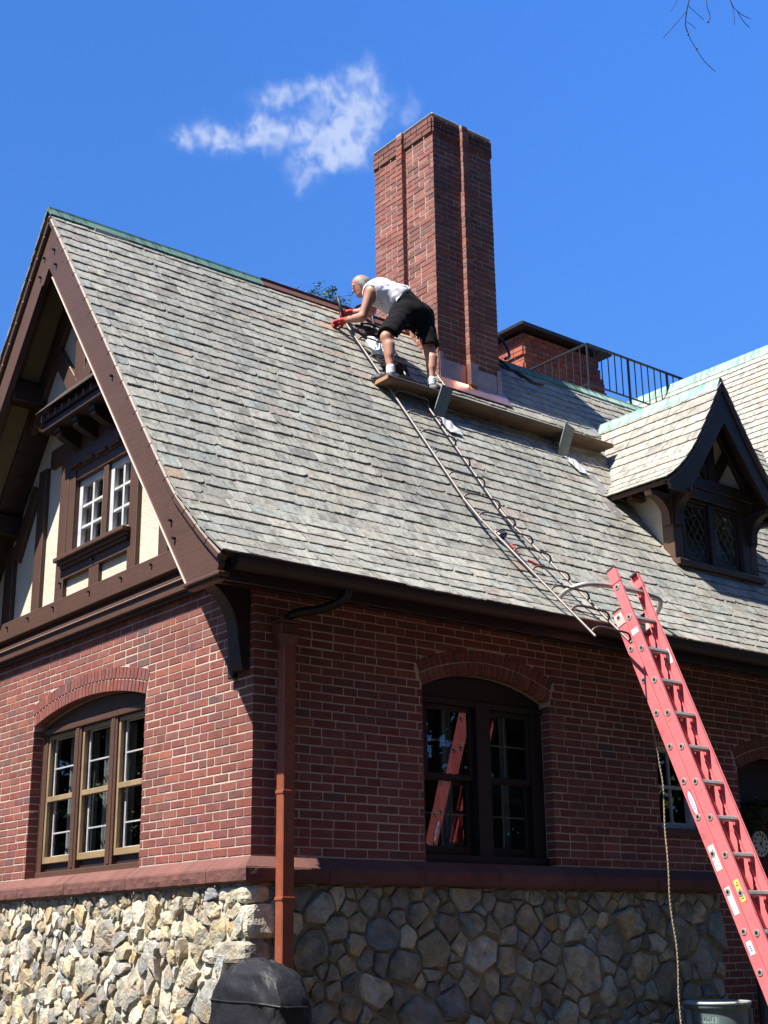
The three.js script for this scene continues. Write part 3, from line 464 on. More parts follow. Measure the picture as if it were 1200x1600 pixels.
{
  const W = WALLS.gable, B = new Build();
  // stucco ground of the gable, cut to the roof slope
  const line = []; for (let s = 0; s <= SLEN - 0.62; s += 0.3) { const [z, y] = profOff(s, -0.12); line.push([z, y]); }
  const tri = [...line.map(([z, y]) => [mir(z), y]).reverse(), ...line.slice(1)].filter(([z, y]) => y > 4.5);
  const lowR = tri[tri.length - 1], lowL = tri[0];
  const outline = [[Math.max(lowL[0], -5.36), 4.40], ...tri, [Math.min(lowR[0], 0.01), 4.40]];
  const hole = [[-3.05, 5.07], [-1.92, 5.07], [-1.92, 5.95], [-3.05, 5.95]];
  B.add(slab(outline, 0.16, [hole]), W.clone().multiply(MT(0, 0, -0.14)));
  const front = B.mesh('gable_front', M.stucco, house);
  const timber = (a, b, h, z, w, col) => { const P = new Build(); const [m, L] = beamM([a[0], a[1], z - w / 2], [b[0], b[1], z - w / 2], [0, 1, 0]); P.add(bevelBox(L, h, w, 0.006), W.clone().multiply(m), jit([1, 1, 1], 0.08)); return P.mesh('timber', M.brown, front); };
  // corbel course over the brick: bressummer, cove, drip, lower board
  const U0 = -5.42, U1 = -0.30, run = (y0, y1, z, name, m) => { const P = new Build(); bars(P, W, [[U0, U1, y0, y1, 0.0, z]], [1, 1, 1], 0.006); return P.mesh(name, m, front); };
  run(4.508, 4.690, 0.125, 'bressummer', M.brown); run(4.44, 4.5075, 0.055, 'cove', M.darkBrown); run(4.412, 4.4395, 0.118, 'moulding', M.brown); run(4.318, 4.4115, 0.098, 'lower_board', M.brown);
  { const P = new Build(); bars(P, W, [[U0, U1, 4.4035, 4.4115, 0.0985, 0.122]], [1, 1, 1], 0.002); P.mesh('drip_edge', M.drip, front); }
  { const P = new Build(); bars(P, W, [[U0, U1, 4.29, 4.3175, 0.005, 0.06]], [1, 1, 1], 0.004); P.mesh('moulding', M.darkBrown, front); }
  const Z = 0.068, tw = 0.06;
  // uprights
  for (const [u, w, top] of [[-1.845, 0.145, 6.2], [-3.24, 0.165, 6.2], [-1.30, 0.15, 5.35], [-3.75, 0.165, 6.15], [-4.42, 0.2, 5.5], [-0.86, 0.13, 4.9]]) timber([u, 4.692], [u, top], w, Z, tw);
  // rails and short post under the window
  timber([-3.155, 4.945], [-1.92, 4.945], 0.095, Z - 0.002, tw); timber([-2.545, 4.692], [-2.545, 4.897], 0.18, Z - 0.003, tw); 
  { const P = new Build(); bars(P, W, [[-3.155, -1.92, 4.691, 4.725, 0.022, Z - 0.006]]); P.mesh('timber', M.brown, front); }
  timber([-3.155, 6.03], [-1.92, 6.03], 0.17, Z - 0.004, tw); timber([-3.6, 6.21], [-1.75, 6.21], 0.19, Z - 0.006, tw);
  // curved struts hidden in shade at the sides
  timber([-4.3, 5.35], [-3.9, 6.0], 0.17, Z - 0.001, tw - 0.004); timber([-5.3, 4.75], [-4.6, 5.5], 0.17, Z - 0.001, tw - 0.004);
  // window: two white casements of six panes in a brown frame with a moulded sill
  const F = new Build(); bars(F, W, [[-3.16, -3.032, 5.10, 5.95, -0.10, 0.058], [-1.935, -1.915, 5.10, 5.95, -0.10, 0.05], [-2.498, -2.407, 5.10, 5.92, -0.10, 0.035], [-3.03, -1.935, 5.845, 5.95, -0.10, 0.045]]);
  const win = F.mesh('window', M.brown, front);
  for (const [a, b] of [[-3.03, -2.5], [-2.405, -1.94]]) {
    const S = new Build(), c = (a + b) / 2, lo = 5.108, hi = 5.843; bars(S, W, ring(a, b, lo, hi, 0.062, -0.05, 0.004), [1, 1, 1], 0.004); S.mesh('sash', M.white, win);
    const Q = new Build(), h = (hi - lo - 0.116) / 3; bars(Q, W, [[c - 0.016, c + 0.016, lo + 0.055, hi - 0.055, -0.05, -0.006], [a + 0.056, b - 0.056, lo + 0.058 + h - 0.014, lo + 0.058 + h + 0.014, -0.049, -0.007], [a + 0.056, b - 0.056, lo + 0.058 + 2 * h - 0.014, lo + 0.058 + 2 * h + 0.014, -0.049, -0.007]], [1, 1, 1], 0.003); Q.mesh('muntin', M.white, win);
    for (let i = 0; i < 2; i++) for (let k = 0; k < 3; k++) paneSheet(W, i ? c + 0.012 : a + 0.055, i ? b - 0.055 : c - 0.012, lo + 0.058 + k * h + (k ? 0.01 : 0), lo + 0.058 + (k + 1) * h - (k < 2 ? 0.01 : 0), -0.036, win);
    const Cn = new Build(); bars(Cn, W, [[a - 0.03, b + 0.03, lo - 0.02, hi + 0.05, -0.42, -0.40]]); Cn.mesh('blind', mat({ color: lin(0.045, 0.035, 0.03), roughness: 1 }), win);
  }
  { const S = new Build(); bars(S, W, [[-3.21, -1.86, 5.055, 5.098, -0.10, 0.155], [-3.19, -1.88, 5.022, 5.0545, -0.02, 0.12], [-3.18, -1.89, 4.992, 5.0215, -0.02, 0.095]], [1, 1, 1], 0.006); S.mesh('sill', M.brown, win); }
  { const S = new Build(); for (let i = 0; i < 5; i++) bars(S, W, [[-3.10 + i * 0.26, -2.90 + i * 0.26, 5.965, 5.99, 0.0685, 0.10]], [1, 1, 1], 0.004); S.mesh('moulding', M.brown, win); }
  // oak pegs
  const pegs = [[-1.88, 4.63], [-2.47, 4.632], [-3.19, 4.633], [-3.73, 4.635], [-4.2, 4.63], [-1.36, 4.63], [-2.55, 4.96], [-3.19, 4.87], [-1.9, 4.985]];
  for (const [u, y] of pegs) { const P = new Build(); cyl(P, [u, y, 0.06], [u, y, y > 4.7 ? 0.095 : 0.148], 0.012, 0.012, 8); P.p = P.p; const m = P.mesh('peg', M.black, front); m.applyMatrix4(W); }
  // jettied top: corbelled beam, little slate skirt, stucco and braces above
  const J = new Build(); const up = [...line.map(([z, y]) => [mir(z), y]).reverse(), ...line.slice(1)].filter(([, y]) => y > 6.7); J.add(slab([[up[0][0], 6.5], ...up, [up[up.length - 1][0], 6.5]], 0.20), W.clone().multiply(MT(0, 0, 0.0205)));
  J.mesh('jetty', M.stucco, front);
  const ZJ = 0.272; const jt = (a, b, h) => { const P = new Build(); const [m, L] = beamM([a[0], a[1], ZJ - 0.035], [b[0], b[1], ZJ - 0.035], [0, 1, 0]); P.add(bevelBox(L, h, 0.07 - rr(0, 0.004), 0.006), W.clone().multiply(m), jit([1, 1, 1], 0.07)); P.mesh('timber', M.brown, front); };
  jt([-2.64, 6.5], [-2.64, 7.95], 0.20); jt([-2.72, 6.62], [-3.30, 7.28], 0.17); jt([-2.56, 6.62], [-1.98, 7.28], 0.17); jt([-3.5, 6.55], [-1.85, 6.55], 0.16);
  for (const s of [-1, 1]) jt([RZ + s * 1.04, 6.5], [RZ + s * 0.03, 7.88], 0.2);
  const skirt = new Build(); bars(skirt, W, [[-3.26, -1.98, 6.42, 6.50, 0.0, 0.345], [-3.25, -1.99, 6.355, 6.4195, 0.0, 0.315], [-3.24, -2.0, 6.32, 6.3545, 0.0, 0.335]], [1, 1, 1], 0.008);
  const sk = skirt.mesh('jetty_beam', M.darkBrown, front);
  for (let row = 0; row < 3; row++) for (let i = 0; i < 9; i++) { const P = new Build(), u = -3.17 + i * 0.145 + (row % 2) * 0.07; P.add(bevelBox(0.138, 0.12, 0.016, 0.003), W.clone().multiply(MT(u, 6.53 + row * 0.055, 0.372 - row * 0.046).multiply(new THREE.Matrix4().makeRotationX(-0.72))), jit([0.035, 0.02, 0.016], 0.35)); P.mesh('skirt_slate', M.slate, sk); }
  for (const u of [-3.0, -2.65, -2.3, -1.97]) { // scrolled corbels
    const o = []; for (let i = 0; i <= 10; i++) { const t = i / 10; o.push([0.27 - 0.20 * sstep(0, 1, t) + 0.03 * Math.sin(t * Math.PI * 1.6), 6.27 - 0.17 * t]); }
    const P = new Build(); P.add(slab([[0, 6.1], ...o.reverse(), [0.29, 6.275], [0.29, 6.319], [0, 6.319]], 0.085, [], 0.004), basis([0, 0, u + 0.05], [-1, 0, 0], [0, 1, 0], [0, 0, -1])); P.mesh('corbel', M.darkBrown, front);
  }
}

// ------------------------------------------------------------ verge: bargeboards, soffits, purlins
{
  const W = WALLS.gable, zB = 0.575, top = profOff(0, -0.075), outer = [];
  for (let s = 0.02; s < SLEN - 0.02; s += 0.22) outer.push(profOff(s, s > SLEN - 1.0 ? -0.075 - 0.03 * sstep(SLEN - 1.0, SLEN - 0.3, s) : -0.075));
  const inner = z => 7.56 - 1.335 * (z + 2.53), tip = [0.07, 4.085];
  const right = [[RZ + 0.002, RY - 0.135], ...outer.filter(p => p[0] > RZ + 0.05), [0.50, 4.16], [0.47, 4.085], tip, [RZ + 0.002, inner(RZ)]];
  for (const s of [1, -1]) {
    const poly = s > 0 ? right : right.map(([z, y]) => [mir(z), y]).reverse();
    const b = new Build().add(slab(poly, 0.045, [], 0.003), W.clone().multiply(MT(0, 0, zB)), s > 0 ? [1, 1, 1] : [1.1, 1.1, 1.1]).mesh('bargeboard', M.brown, house);
    // edge strip along the lower edge, crown moulding under the slates, foot return
    const P = new Build(), f = z => s > 0 ? z : mir(z);
    { const a = [f(RZ + 0.1), inner(RZ + 0.1) - 0.008, zB + 0.036], c = [f(tip[0]), tip[1] - 0.008, zB + 0.036]; const [m, L] = beamM(a, c, [0, 1, 0]); P.add(bevelBox(L, 0.012, 0.05, 0.003), W.clone().multiply(m)); }
    P.mesh('drip_edge', s > 0 ? M.drip : M.darkBrown, b);
    const C = new Build(); for (let k = 0; k < 24; k++) { const s0 = 0.02 + k * (SLEN - 0.04) / 24, s1 = s0 + (SLEN - 0.04) / 24, p = profOff(s0, -0.055), q = profOff(s1, -0.055); const [m, L] = beamM([f(p[0]), p[1], zB + 0.04], [f(q[0]), q[1], zB + 0.04], [0, 1, 0]); C.add(bevelBox(L + 0.012, 0.06, 0.085 - (k % 2) * 0.001, 0.012), W.clone().multiply(m)); }
    C.mesh('crown_moulding', M.brown, b);
    const Ft = new Build(); bars(Ft, W, [[Math.min(f(0.06), f(0.53)), Math.max(f(0.06), f(0.53)), 4.052, 4.082, zB - 0.02, zB + 0.075], [Math.min(f(0.07), f(0.50)), Math.max(f(0.07), f(0.50)), 4.03, 4.0515, zB - 0.02, zB + 0.05]], [1, 1, 1], 0.006); Ft.mesh('moulding', M.brown, b);
    for (const [z, y] of [[-0.18, 4.62], [-0.12, 4.47], [-1.25, 6.15], [-2.57, 7.9], [-2.51, 7.72]]) { const K = new Build(); cyl(K, [f(z), y, zB + 0.04], [f(z), y, zB + 0.075], 0.013, 0.013, 8); K.mesh('peg', M.black, b).applyMatrix4(W); }
    // plastered soffit strips between purlins
    const cuts = [[0.25, 1.62], [1.86, 3.0], [3.22, 4.35]];
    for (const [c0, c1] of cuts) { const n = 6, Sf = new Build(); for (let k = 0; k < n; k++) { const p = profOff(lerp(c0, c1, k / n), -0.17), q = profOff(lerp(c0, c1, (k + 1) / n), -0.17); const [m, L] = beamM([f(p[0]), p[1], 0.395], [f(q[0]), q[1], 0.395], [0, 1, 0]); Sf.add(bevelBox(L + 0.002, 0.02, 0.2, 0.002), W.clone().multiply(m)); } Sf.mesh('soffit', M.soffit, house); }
    const Df = new Build(); for (let k = 0; k < 20; k++) { const p = profOff(0.1 + k * 0.225, -0.155), q = profOff(0.325 + k * 0.225, -0.155); for (const [za, w] of [[0.53, 0.085], [0.155, 0.28]]) { const [m, L] = beamM([f(p[0]), p[1], za], [f(q[0]), q[1], za], [0, 1, 0]); Df.add(bevelBox(L + 0.002, 0.1, w, 0.004), W.clone().multiply(m)); } }
    Df.mesh('verge_rafter', M.darkBrown, house);
    for (const sc of [1.74, 3.11]) { const p = profOff(sc, -0.26), P2 = new Build(); bars(P2, W, [[f(p[0]) - 0.085, f(p[0]) + 0.085, p[1] - 0.11, p[1] + 0.10, 0.0, 0.572]], [1, 1, 1], 0.008); P2.mesh('purlin', M.darkBrown, house); }
  }
  // curved bracket at the corner of the walls carrying the foot of the verge
  const o = [[0, 3.56], [-0.055, 3.56], [-0.07, 3.60]]; for (let i = 0; i <= 12; i++) { const t = i / 12 * Math.PI / 2; o.push([-0.46 + 0.36 * Math.cos(t), 3.77 + 0.42 * Math.sin(t)]); } o.push([-0.48, 4.2], [-0.48, 4.28], [0, 4.28]);
  new Build().add(slab(o, 0.13, [], 0.006), MT(0, 0, -0.19)).add(bevelBox(0.05, 0.62, 0.07, 0.006), MT(-0.03, 3.82, -0.235)).mesh('bracket', M.darkBrown, house);
}

// ------------------------------------------------------------ main roof
const SLATEC = [[0.288, 0.278, 0.231], [0.277, 0.266, 0.223], [0.279, 0.279, 0.24], [0.281, 0.266, 0.222], [0.288, 0.27, 0.225], [0.259, 0.245, 0.207], [0.249, 0.259, 0.227], [0.257, 0.247, 0.213], [0.289, 0.278, 0.237], [0.288, 0.282, 0.244], [0.297, 0.289, 0.246]];
const slateTone = () => { const k = rnd(); const c = k < 0.005 ? [0.31, 0.235, 0.165] : k < 0.03 ? [0.285, 0.245, 0.205] : SLATEC[Math.floor(rnd() * SLATEC.length)]; return jit(c, 0.07); };
function slateGeo(w, L, t, rough, chip = 0) { // x across, y up the slope, z out; ragged lower edge at y = 0
  const B = new Build(), n = 6, lo = [], W1 = [1, 1, 1]; for (let i = 0; i <= n; i++) lo.push([w * i / n, rr(-rough, rough) + (i === n && rnd() < chip || i === 0 && rnd() < chip ? rr(0.012, 0.035) : 0)]);
  const s0 = rr(-0.002, 0.002), s1 = rr(-0.002, 0.002), tz = () => t * rr(0.85, 1.15);
  const top = lo.map(([x]) => [x + (x === 0 ? s0 : 0), L, t * 0.6]), z0 = lo.map(() => tz());
  for (let i = 0; i < n; i++) {
    const a = [lo[i][0], lo[i][1], z0[i]], b = [lo[i + 1][0], lo[i + 1][1], z0[i + 1]], a2 = [lo[i][0], lo[i][1] + 0.005, z0[i] + 0.0015], b2 = [lo[i + 1][0], lo[i + 1][1] + 0.005, z0[i + 1] + 0.0015];
    B.quad(a2, b2, top[i + 1], top[i], W1); B.quad(a, b, b2, a2, W1); B.quad([a[0], a[1] + 0.002, 0], [b[0], b[1] + 0.002, 0], b, a, W1);
  }
  B.quad([0, lo[0][1], 0], [0, lo[0][1], z0[0]], top[0], [top[0][0], L, 0], W1); B.quad([w, lo[n][1], z0[n]], [w, lo[n][1], 0], [w, L, 0], [w, L, top[n][2]], W1);
  return B.geo();
}
const allSlates = [];
{
  const sheath = new Build(); // boarding under the slates, front and rear
  for (let k = 0; k < 24; k++) { const s0 = k * SLEN / 24, s1 = (k + 1) * SLEN / 24 - (k === 23 ? 0.03 : 0); for (const s of [1, -1]) { const p = profOff(s0, -0.03), q = profOff(s1, -0.03), f = z => s > 0 ? z : mir(z); const a = [5.4, p[1], f(p[0])], b = [5.4, q[1], f(q[0])], [m, L] = beamM(a, b, [0, 1, 0]); sheath.add(bevelBox(L + 0.004, 0.05, 12.0, 0.002), m.multiply(MT(0, 0, 0))); } }
  const roof = sheath.mesh('main_roof', M.darkBrown, house);
  const EXP = 0.155, LEN = 0.29, rows = Math.floor((SLEN - 0.05) / EXP);
  for (let r = 0; r <= rows; r++) {
    const sb = SLEN + 0.02 - r * EXP; // lower edge of this course
    const len = Math.min(LEN, Math.max(0.12, sb - 0.02)); const sag = rnd() * 9;
    const [zb, yb] = profOff(sb, 0), [zt, yt] = profOff(Math.max(0.01, sb - len), 0), L = Math.hypot(zb - zt, yb - yt), uy = [0, (yt - yb) / L, (zt - zb) / L], nz = [0, -uy[2], uy[1]].map(v => v);
    let x = -0.665 + (r % 2 ? 0 : -0.0) ; let first = true;
    const Z = [0, uy[2] * -1, uy[1]]; const n = V(1, 0, 0).cross(V(...uy));
    while (x < 10.6) {
      let w = rr(0.17, 0.31); if (first && r % 2) w = rr(0.10, 0.16); first = false;
      const skipC = x > 3.76 && x + w < 4.64 && zb < -2.12; // inside the chimney
      const gap = rr(0.004, 0.010), up = 0.0165 + rr(0, 0.005), tilt = Math.asin((up - 0.004) / L);
      if (!skipC) {
        const dy = 0.008 * Math.sin(x * 1.9 + sag) + 0.004 * Math.sin(x * 5.1 + sag * 2) + rr(-0.005, 0.005), m = new THREE.Matrix4().makeBasis(V(1, 0, 0), V(...uy), n).setPosition(x, yb, zb).multiply(MT(0, dy, up - 0.012)).multiply(new THREE.Matrix4().makeRotationX(-tilt)).multiply(new THREE.Matrix4().makeRotationZ(rr(-0.012, 0.012)));
        const bare = x > 2.15 && x < 3.7 && sb < 0.30; // fresh underlay where the ridge is open
        const c = bare ? jit([0.42, 0.33, 0.22], 0.1) : slateTone(); { const g = 1 + 0.35 * fbm(x * 0.7, sb * 0.35, 4.2, 3) + 0.16 * noise3(x * 2.4, sb * 0.3, 9.1) - 0.10 * sstep(1.2, 0, sb) * Math.max(0, noise3(x * 4, 0.2, 1)); c[0] *= g; c[1] *= g; c[2] *= g; } if (sb > SLEN - 0.25) for (let q = 0; q < 3; q++) c[q] *= 0.95;
        allSlates.push({ g: slateGeo(w - gap, len + (sb - len < 0.01 ? 0 : 0), 0.010 + rr(0, 0.003), 0.005, 0.17), m, c, at: [x + w / 2, yb, zb + 0.02], parent: roof });
      }
      x += w;
    }
  }
  // rear slope: only its verge shows, as a ragged edge against the sky
  for (let r = 0; r <= rows; r++) { const sb = SLEN + 0.02 - r * EXP, [zb, yb] = profOff(sb, 0), [zt, yt] = profOff(Math.max(0.01, sb - 0.25), 0), a = V(0, yb, mir(zb)), b = V(0, yt, mir(zt)), uy = b.clone().sub(a).normalize(), n = V(-1, 0, 0).cross(uy); let x = 11.4; for (let k = 0; x > -0.66; k++) { const w = Math.min(0.6, x + 0.67 + rr(0, 0.012)); x -= w; const m = new THREE.Matrix4().makeBasis(V(-1, 0, 0), uy, n).setPosition(x + w, yb, mir(zb)).multiply(MT(0, 0, 0.014)).multiply(new THREE.Matrix4().makeRotationX(-0.08)); allSlates.push({ g: slateGeo(w - 0.004, Math.max(0.06, Math.min(0.25, sb - 0.03)), 0.014, 0.004), m, c: slateTone(), at: [x, yb, mir(zb)], parent: roof, rear: true }); if (w < 0.3) break; } }
  // ridge: green copper, bare wood where it is being redone, green copper again
  const cap = (x0, x1, m, name, h = 0.0) => { const P = new Build(); const sh = [[-0.08, -0.072], [-0.085, -0.058], [-0.03, 0.02 + h], [-0.026, 0.044 + h], [0, 0.052 + h], [0.026, 0.044 + h], [0.03, 0.02 + h], [0.085, -0.058], [0.08, -0.072], [0, 0.01]]; P.add(slab(sh, x1 - x0, [], 0.002), basis([x0, RY - 0.012, RZ], [0, 0, -1], [0, 1, 0], [1, 0, 0])); return P.mesh(name, m, roof); };
  cap(-0.675, 0.55, M.patinaDark, 'ridge_cap'); cap(0.553, 1.74, M.patinaDark, 'ridge_cap', 0.002); cap(4.72, 6.6, M.patinaDark, 'ridge_cap'); cap(6.604, 9.2, M.patina, 'ridge_cap', 0.001);
  { const P = new Build(); P.add(bevelBox(2.0, 0.07, 0.045, 0.004), MT(2.745, RY + 0.02, RZ)).add(bevelBox(2.0, 0.02, 0.10, 0.003), basis([2.745, RY - 0.035, RZ + 0.05], [1, 0, 0], [0, 0.59, 0.807], [0, -0.807, 0.59])); P.mesh('ridge_board', mat({ color: lin(0.085, 0.03, 0.022), map: T.wood, roughness: 0.8 }), roof); }
  // eave: fascia, gutter, rafter feet
  const G = new Build(), gp = []; for (let i = 0; i <= 10; i++) { const t = Math.PI * (0.02 + 0.96 * i / 10); gp.push([0.535 - 0.068 * Math.cos(t), 4.205 - 0.098 * Math.sin(t)]); }
  const gIn = gp.map(([z, y]) => [0.535 + (z - 0.535) * 0.93, 4.208 + (y - 4.205) * 0.93]).reverse();
  G.add(slab([...gp, ...gIn], 11.2), basis([-0.52, 0, 0], [0, 0, 1], [0, 1, 0], [-1, 0, 0]).multiply(MT(0, 0, -11.2)));
  const gut = G.mesh('gutter', M.darkBrown, house);
  const Gl = new Build(); cyl(Gl, [-0.52, 4.207, 0.604], [2.85, 4.207, 0.604], 0.010, 0.010, 8); Gl.mesh('gutter_bead', M.darkBrown, gut); const Gr = new Build(); cyl(Gr, [2.852, 4.209, 0.604], [10.6, 4.209, 0.604], 0.011, 0.011, 8); Gr.mesh('gutter_bead', M.tan, gut);
  { const E = new Build(); const half = []; for (let i = 0; i <= 10; i++) { const t = Math.PI * i / 10; half.push([0.535 - 0.066 * Math.cos(t), 4.205 - 0.096 * Math.sin(t)]); } E.add(slab(half, 0.008), basis([-0.516, 0, 0], [0, 0, 1], [0, 1, 0], [-1, 0, 0])); E.mesh('gutter_end', M.darkBrown, gut); }
  new Build().add(bevelBox(11.3, 0.17, 0.03, 0.004), MT(5.1, 4.13, 0.447)).mesh('fascia', M.darkBrown, house);
  new Build().add(bevelBox(11.3, 0.02, 0.42, 0.003), MT(5.1, 4.245, 0.215)).mesh('soffit', M.darkBrown, house);
  new Build().add(bevelBox(11.6, 0.09, 0.05, 0.006), MT(5.3, 4.19, 0.027)).mesh('wall_plate', M.darkBrown, house);
  for (let i = 0; i < 22; i++) { const P = new Build(); P.add(bevelBox(0.07, 0.10, 0.38, 0.008), basis([0.45 + i * 0.46, 4.165, 0.235], [1, 0, 0], [0, 0.99, 0.14], [0, -0.14, 0.99])); P.mesh('rafter_foot', M.brown, house); }
}
function finishSlates() { // the largest 300 in the picture singly, the rest of each roof joined
  const vis = allSlates.filter(s => !s.rear && inShot(s.at)).sort((a, b) => V(...a.at).distanceTo(camP) - V(...b.at).distanceTo(camP)).slice(0, 300), single = new Set(vis), rest = new Map();
  for (const s of allSlates) { if (single.has(s)) new Build().add(s.g, s.m, s.c).mesh('slate', M.slate, s.parent); else { if (!rest.has(s.parent)) rest.set(s.parent, new Build()); rest.get(s.parent).add(s.g, s.m, s.c); } }
  for (const [p, b] of rest) stuff(b.mesh('slating', M.slate, p));
}

// ------------------------------------------------------------ downpipe at the corner
{
  const B = new Build(); B.add(bevelBox(0.106, 3.30, 0.088, 0.008), MT(0.19, 2.07, 0.106 + 0.045));
  const dp = B.mesh('downpipe', M.pipe, house);
  for (const y of [1.93, 2.66, 3.33]) { const S = new Build(); S.add(bevelBox(0.116, 0.024, 0.098, 0.003), MT(0.19, y, 0.106 + 0.045)); S.mesh('strap', M.pipe, dp); }
  const hd = new Build(); hd.add(bevelBox(0.165, 0.09, 0.14, 0.01), MT(0.19, 3.845, 0.13), [0.5, 0.6, 0.6]).add(bevelBox(0.18, 0.022, 0.155, 0.006), MT(0.19, 3.90, 0.13), [0.5, 0.6, 0.6]);
  { const f = new THREE.CylinderGeometry(0.105, 0.075, 0.10, 4, 1); f.rotateY(Math.PI / 4); hd.add(f.toNonIndexed(), MT(0.19, 3.75, 0.135), [0.5, 0.6, 0.6]); }
  hd.mesh('hopper_head', M.pipe, dp);
  const el = new Build(); tube(el, [[0.20, 3.86, 0.13], [0.22, 3.95, 0.15], [0.40, 4.00, 0.34], [0.47, 4.06, 0.50], [0.48, 4.14, 0.53]], 0.034, 12, [0.35, 0.35, 0.35], 24); el.mesh('elbow', M.darkBrown, dp);
}

// ------------------------------------------------------------ chimneys
function chimneyBricks(name, mortar, x0, x1, z0, z1, y0, y1, tones, opt = {}) { // bricks on the two faces one can see and, coarser, on the others
  const core = new Build(); core.add(bevelBox(x1 - x0 - 0.007, y1 - y0, z1 - z0 - 0.007, 0.003), MT((x0 + x1) / 2, (y0 + y1) / 2, (z0 + z1) / 2));
  const root = core.mesh(name, mortar, house), Bk = new Build(), H = opt.course || 0.067, rows = Math.floor((y1 - y0) / H);
  const faces = [[basis([x0, 0, z0], [0, 0, 1], [0, 1, 0], [-1, 0, 0]), z1 - z0], [basis([x0, 0, z1], [1, 0, 0], [0, 1, 0], [0, 0, 1]), x1 - x0], [basis([x1, 0, z1], [0, 0, -1], [0, 1, 0], [1, 0, 0]), z1 - z0], [basis([x1, 0, z0], [-1, 0, 0], [0, 1, 0], [0, 0, -1]), x1 - x0]];
  faces.forEach(([W, len], f) => {
    for (let r = 0; r < rows; r++) {
      const y = y0 + (r + 0.5) * H, band = opt.band ? opt.band(y, f) : 0; let u = (r + f) % 2 ? 0.0 : 0.0, first = true;
      while (u < len - 0.02) {
        let w = first && (r + f) % 2 ? 0.095 : rnd() < 0.08 ? 0.1 : 0.199; first = false; if (u + w > len - 0.04) w = len - u;
        const ins = opt.rib && Math.abs(u + w / 2 - len / 2) < 0.05 ? 0 : 0;
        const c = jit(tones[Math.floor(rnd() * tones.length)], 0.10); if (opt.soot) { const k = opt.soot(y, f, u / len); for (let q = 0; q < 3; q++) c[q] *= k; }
        const d = 0.10; Bk.add(bevelBox(w - 0.0005, H - 0.0095, d, 0.002), W.clone().multiply(MT(u + w / 2, y, band + rr(-0.001, 0.004) - d / 2 + 0.0)).multiply(new THREE.Matrix4().makeRotationZ(rr(-0.006, 0.006))), c);
        u += w + 0.0085;
      }
      if (opt.rib) { const c = jit(tones[Math.floor(rnd() * tones.length)], 0.2); Bk.add(bevelBox(0.102, H - 0.0085, 0.16, 0.003), W.clone().multiply(MT(len / 2 + rr(-0.002, 0.002), y, 0.066 - 0.08 + rr(-0.003, 0.003))), c); }
    }
    if (opt.rib) Bk.add(bevelBox(0.096, y1 - y0 - 0.01, 0.15, 0.001), W.clone().multiply(MT(len / 2, (y0 + y1) / 2, 0.06 - 0.077)), [0.36, 0.29, 0.25]);
  });
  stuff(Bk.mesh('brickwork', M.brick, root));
  return root;
}
{
  const tones = [[0.26, 0.088, 0.064], [0.24, 0.09, 0.068], [0.28, 0.105, 0.08], [0.21, 0.082, 0.062], [0.24, 0.105, 0.083], [0.285, 0.094, 0.064], [0.19, 0.085, 0.067], [0.29, 0.12, 0.092]];
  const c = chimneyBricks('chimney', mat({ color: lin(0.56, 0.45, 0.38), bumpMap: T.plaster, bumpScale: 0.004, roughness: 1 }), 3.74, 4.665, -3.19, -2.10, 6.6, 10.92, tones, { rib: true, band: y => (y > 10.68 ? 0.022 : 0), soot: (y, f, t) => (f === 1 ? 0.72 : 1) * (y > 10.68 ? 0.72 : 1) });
  const K = new Build(); K.add(bevelBox(0.96, 0.035, 1.12, 0.015), MT(4.2025, 10.934, -2.645)); K.mesh('mortar_cap', mat({ color: lin(0.55, 0.52, 0.47), map: T.sand, roughness: 1 }), c);
  const P = new Build(); for (const x of [4.0, 4.42]) P.add(new THREE.CylinderGeometry(0.12, 0.13, 0.10, 14), MT(x, 10.84, -2.65)); P.mesh('flue', M.lead, c);
  // new copper flashing: front apron, upstands, stepped side
  const F = new Build(), zf = -2.092, yb = roofY(-2.09);
  F.add(bevelBox(0.38, 0.235, 0.006, 0.002), MT(3.93, yb + 0.135, zf + 0.012)).add(bevelBox(0.055, 0.32, 0.007, 0.002), MT(3.762, yb + 0.17, zf + 0.018)).add(bevelBox(0.40, 0.235, 0.006, 0.002), MT(4.468, yb + 0.135, zf + 0.012)).add(bevelBox(0.07, 0.31, 0.007, 0.002), MT(4.637, yb + 0.165, zf + 0.018));
  F.add(bevelBox(0.115, 0.26, 0.006, 0.002), MT(4.2025, yb + 0.15, zf + 0.066 + 0.006)).add(bevelBox(0.006, 0.25, 0.07, 0.002), MT(4.146, yb + 0.145, zf + 0.04)).add(bevelBox(0.006, 0.25, 0.07, 0.002), MT(4.259, yb + 0.145, zf + 0.04));
  F.mesh('copper_flashing', M.copper, c);
  const A = new Build(), ap = profOff(SLEN - 0.001, 0); const s0 = Math.hypot(-2.09 - RZ, RY - yb); const [z1, y1] = profOff(s0 + 0.11, 0.034); A.add(bevelBox(1.03, 0.21, 0.006, 0.002), basis([4.19, y1, z1], [1, 0, 0], [0, 0.807, -0.59], [0, 0.59, 0.807])); A.mesh('copper_flashing', M.copper, c);
  const S = new Build(); for (let i = 0; i < 6; i++) { const z = -2.14 - i * 0.085; S.add(bevelBox(0.007, 0.15, 0.13, 0.002), MT(4.674 + i * 0.001, roofY(z) + 0.10, z)); } S.mesh('copper_flashing', M.copper, c);
}
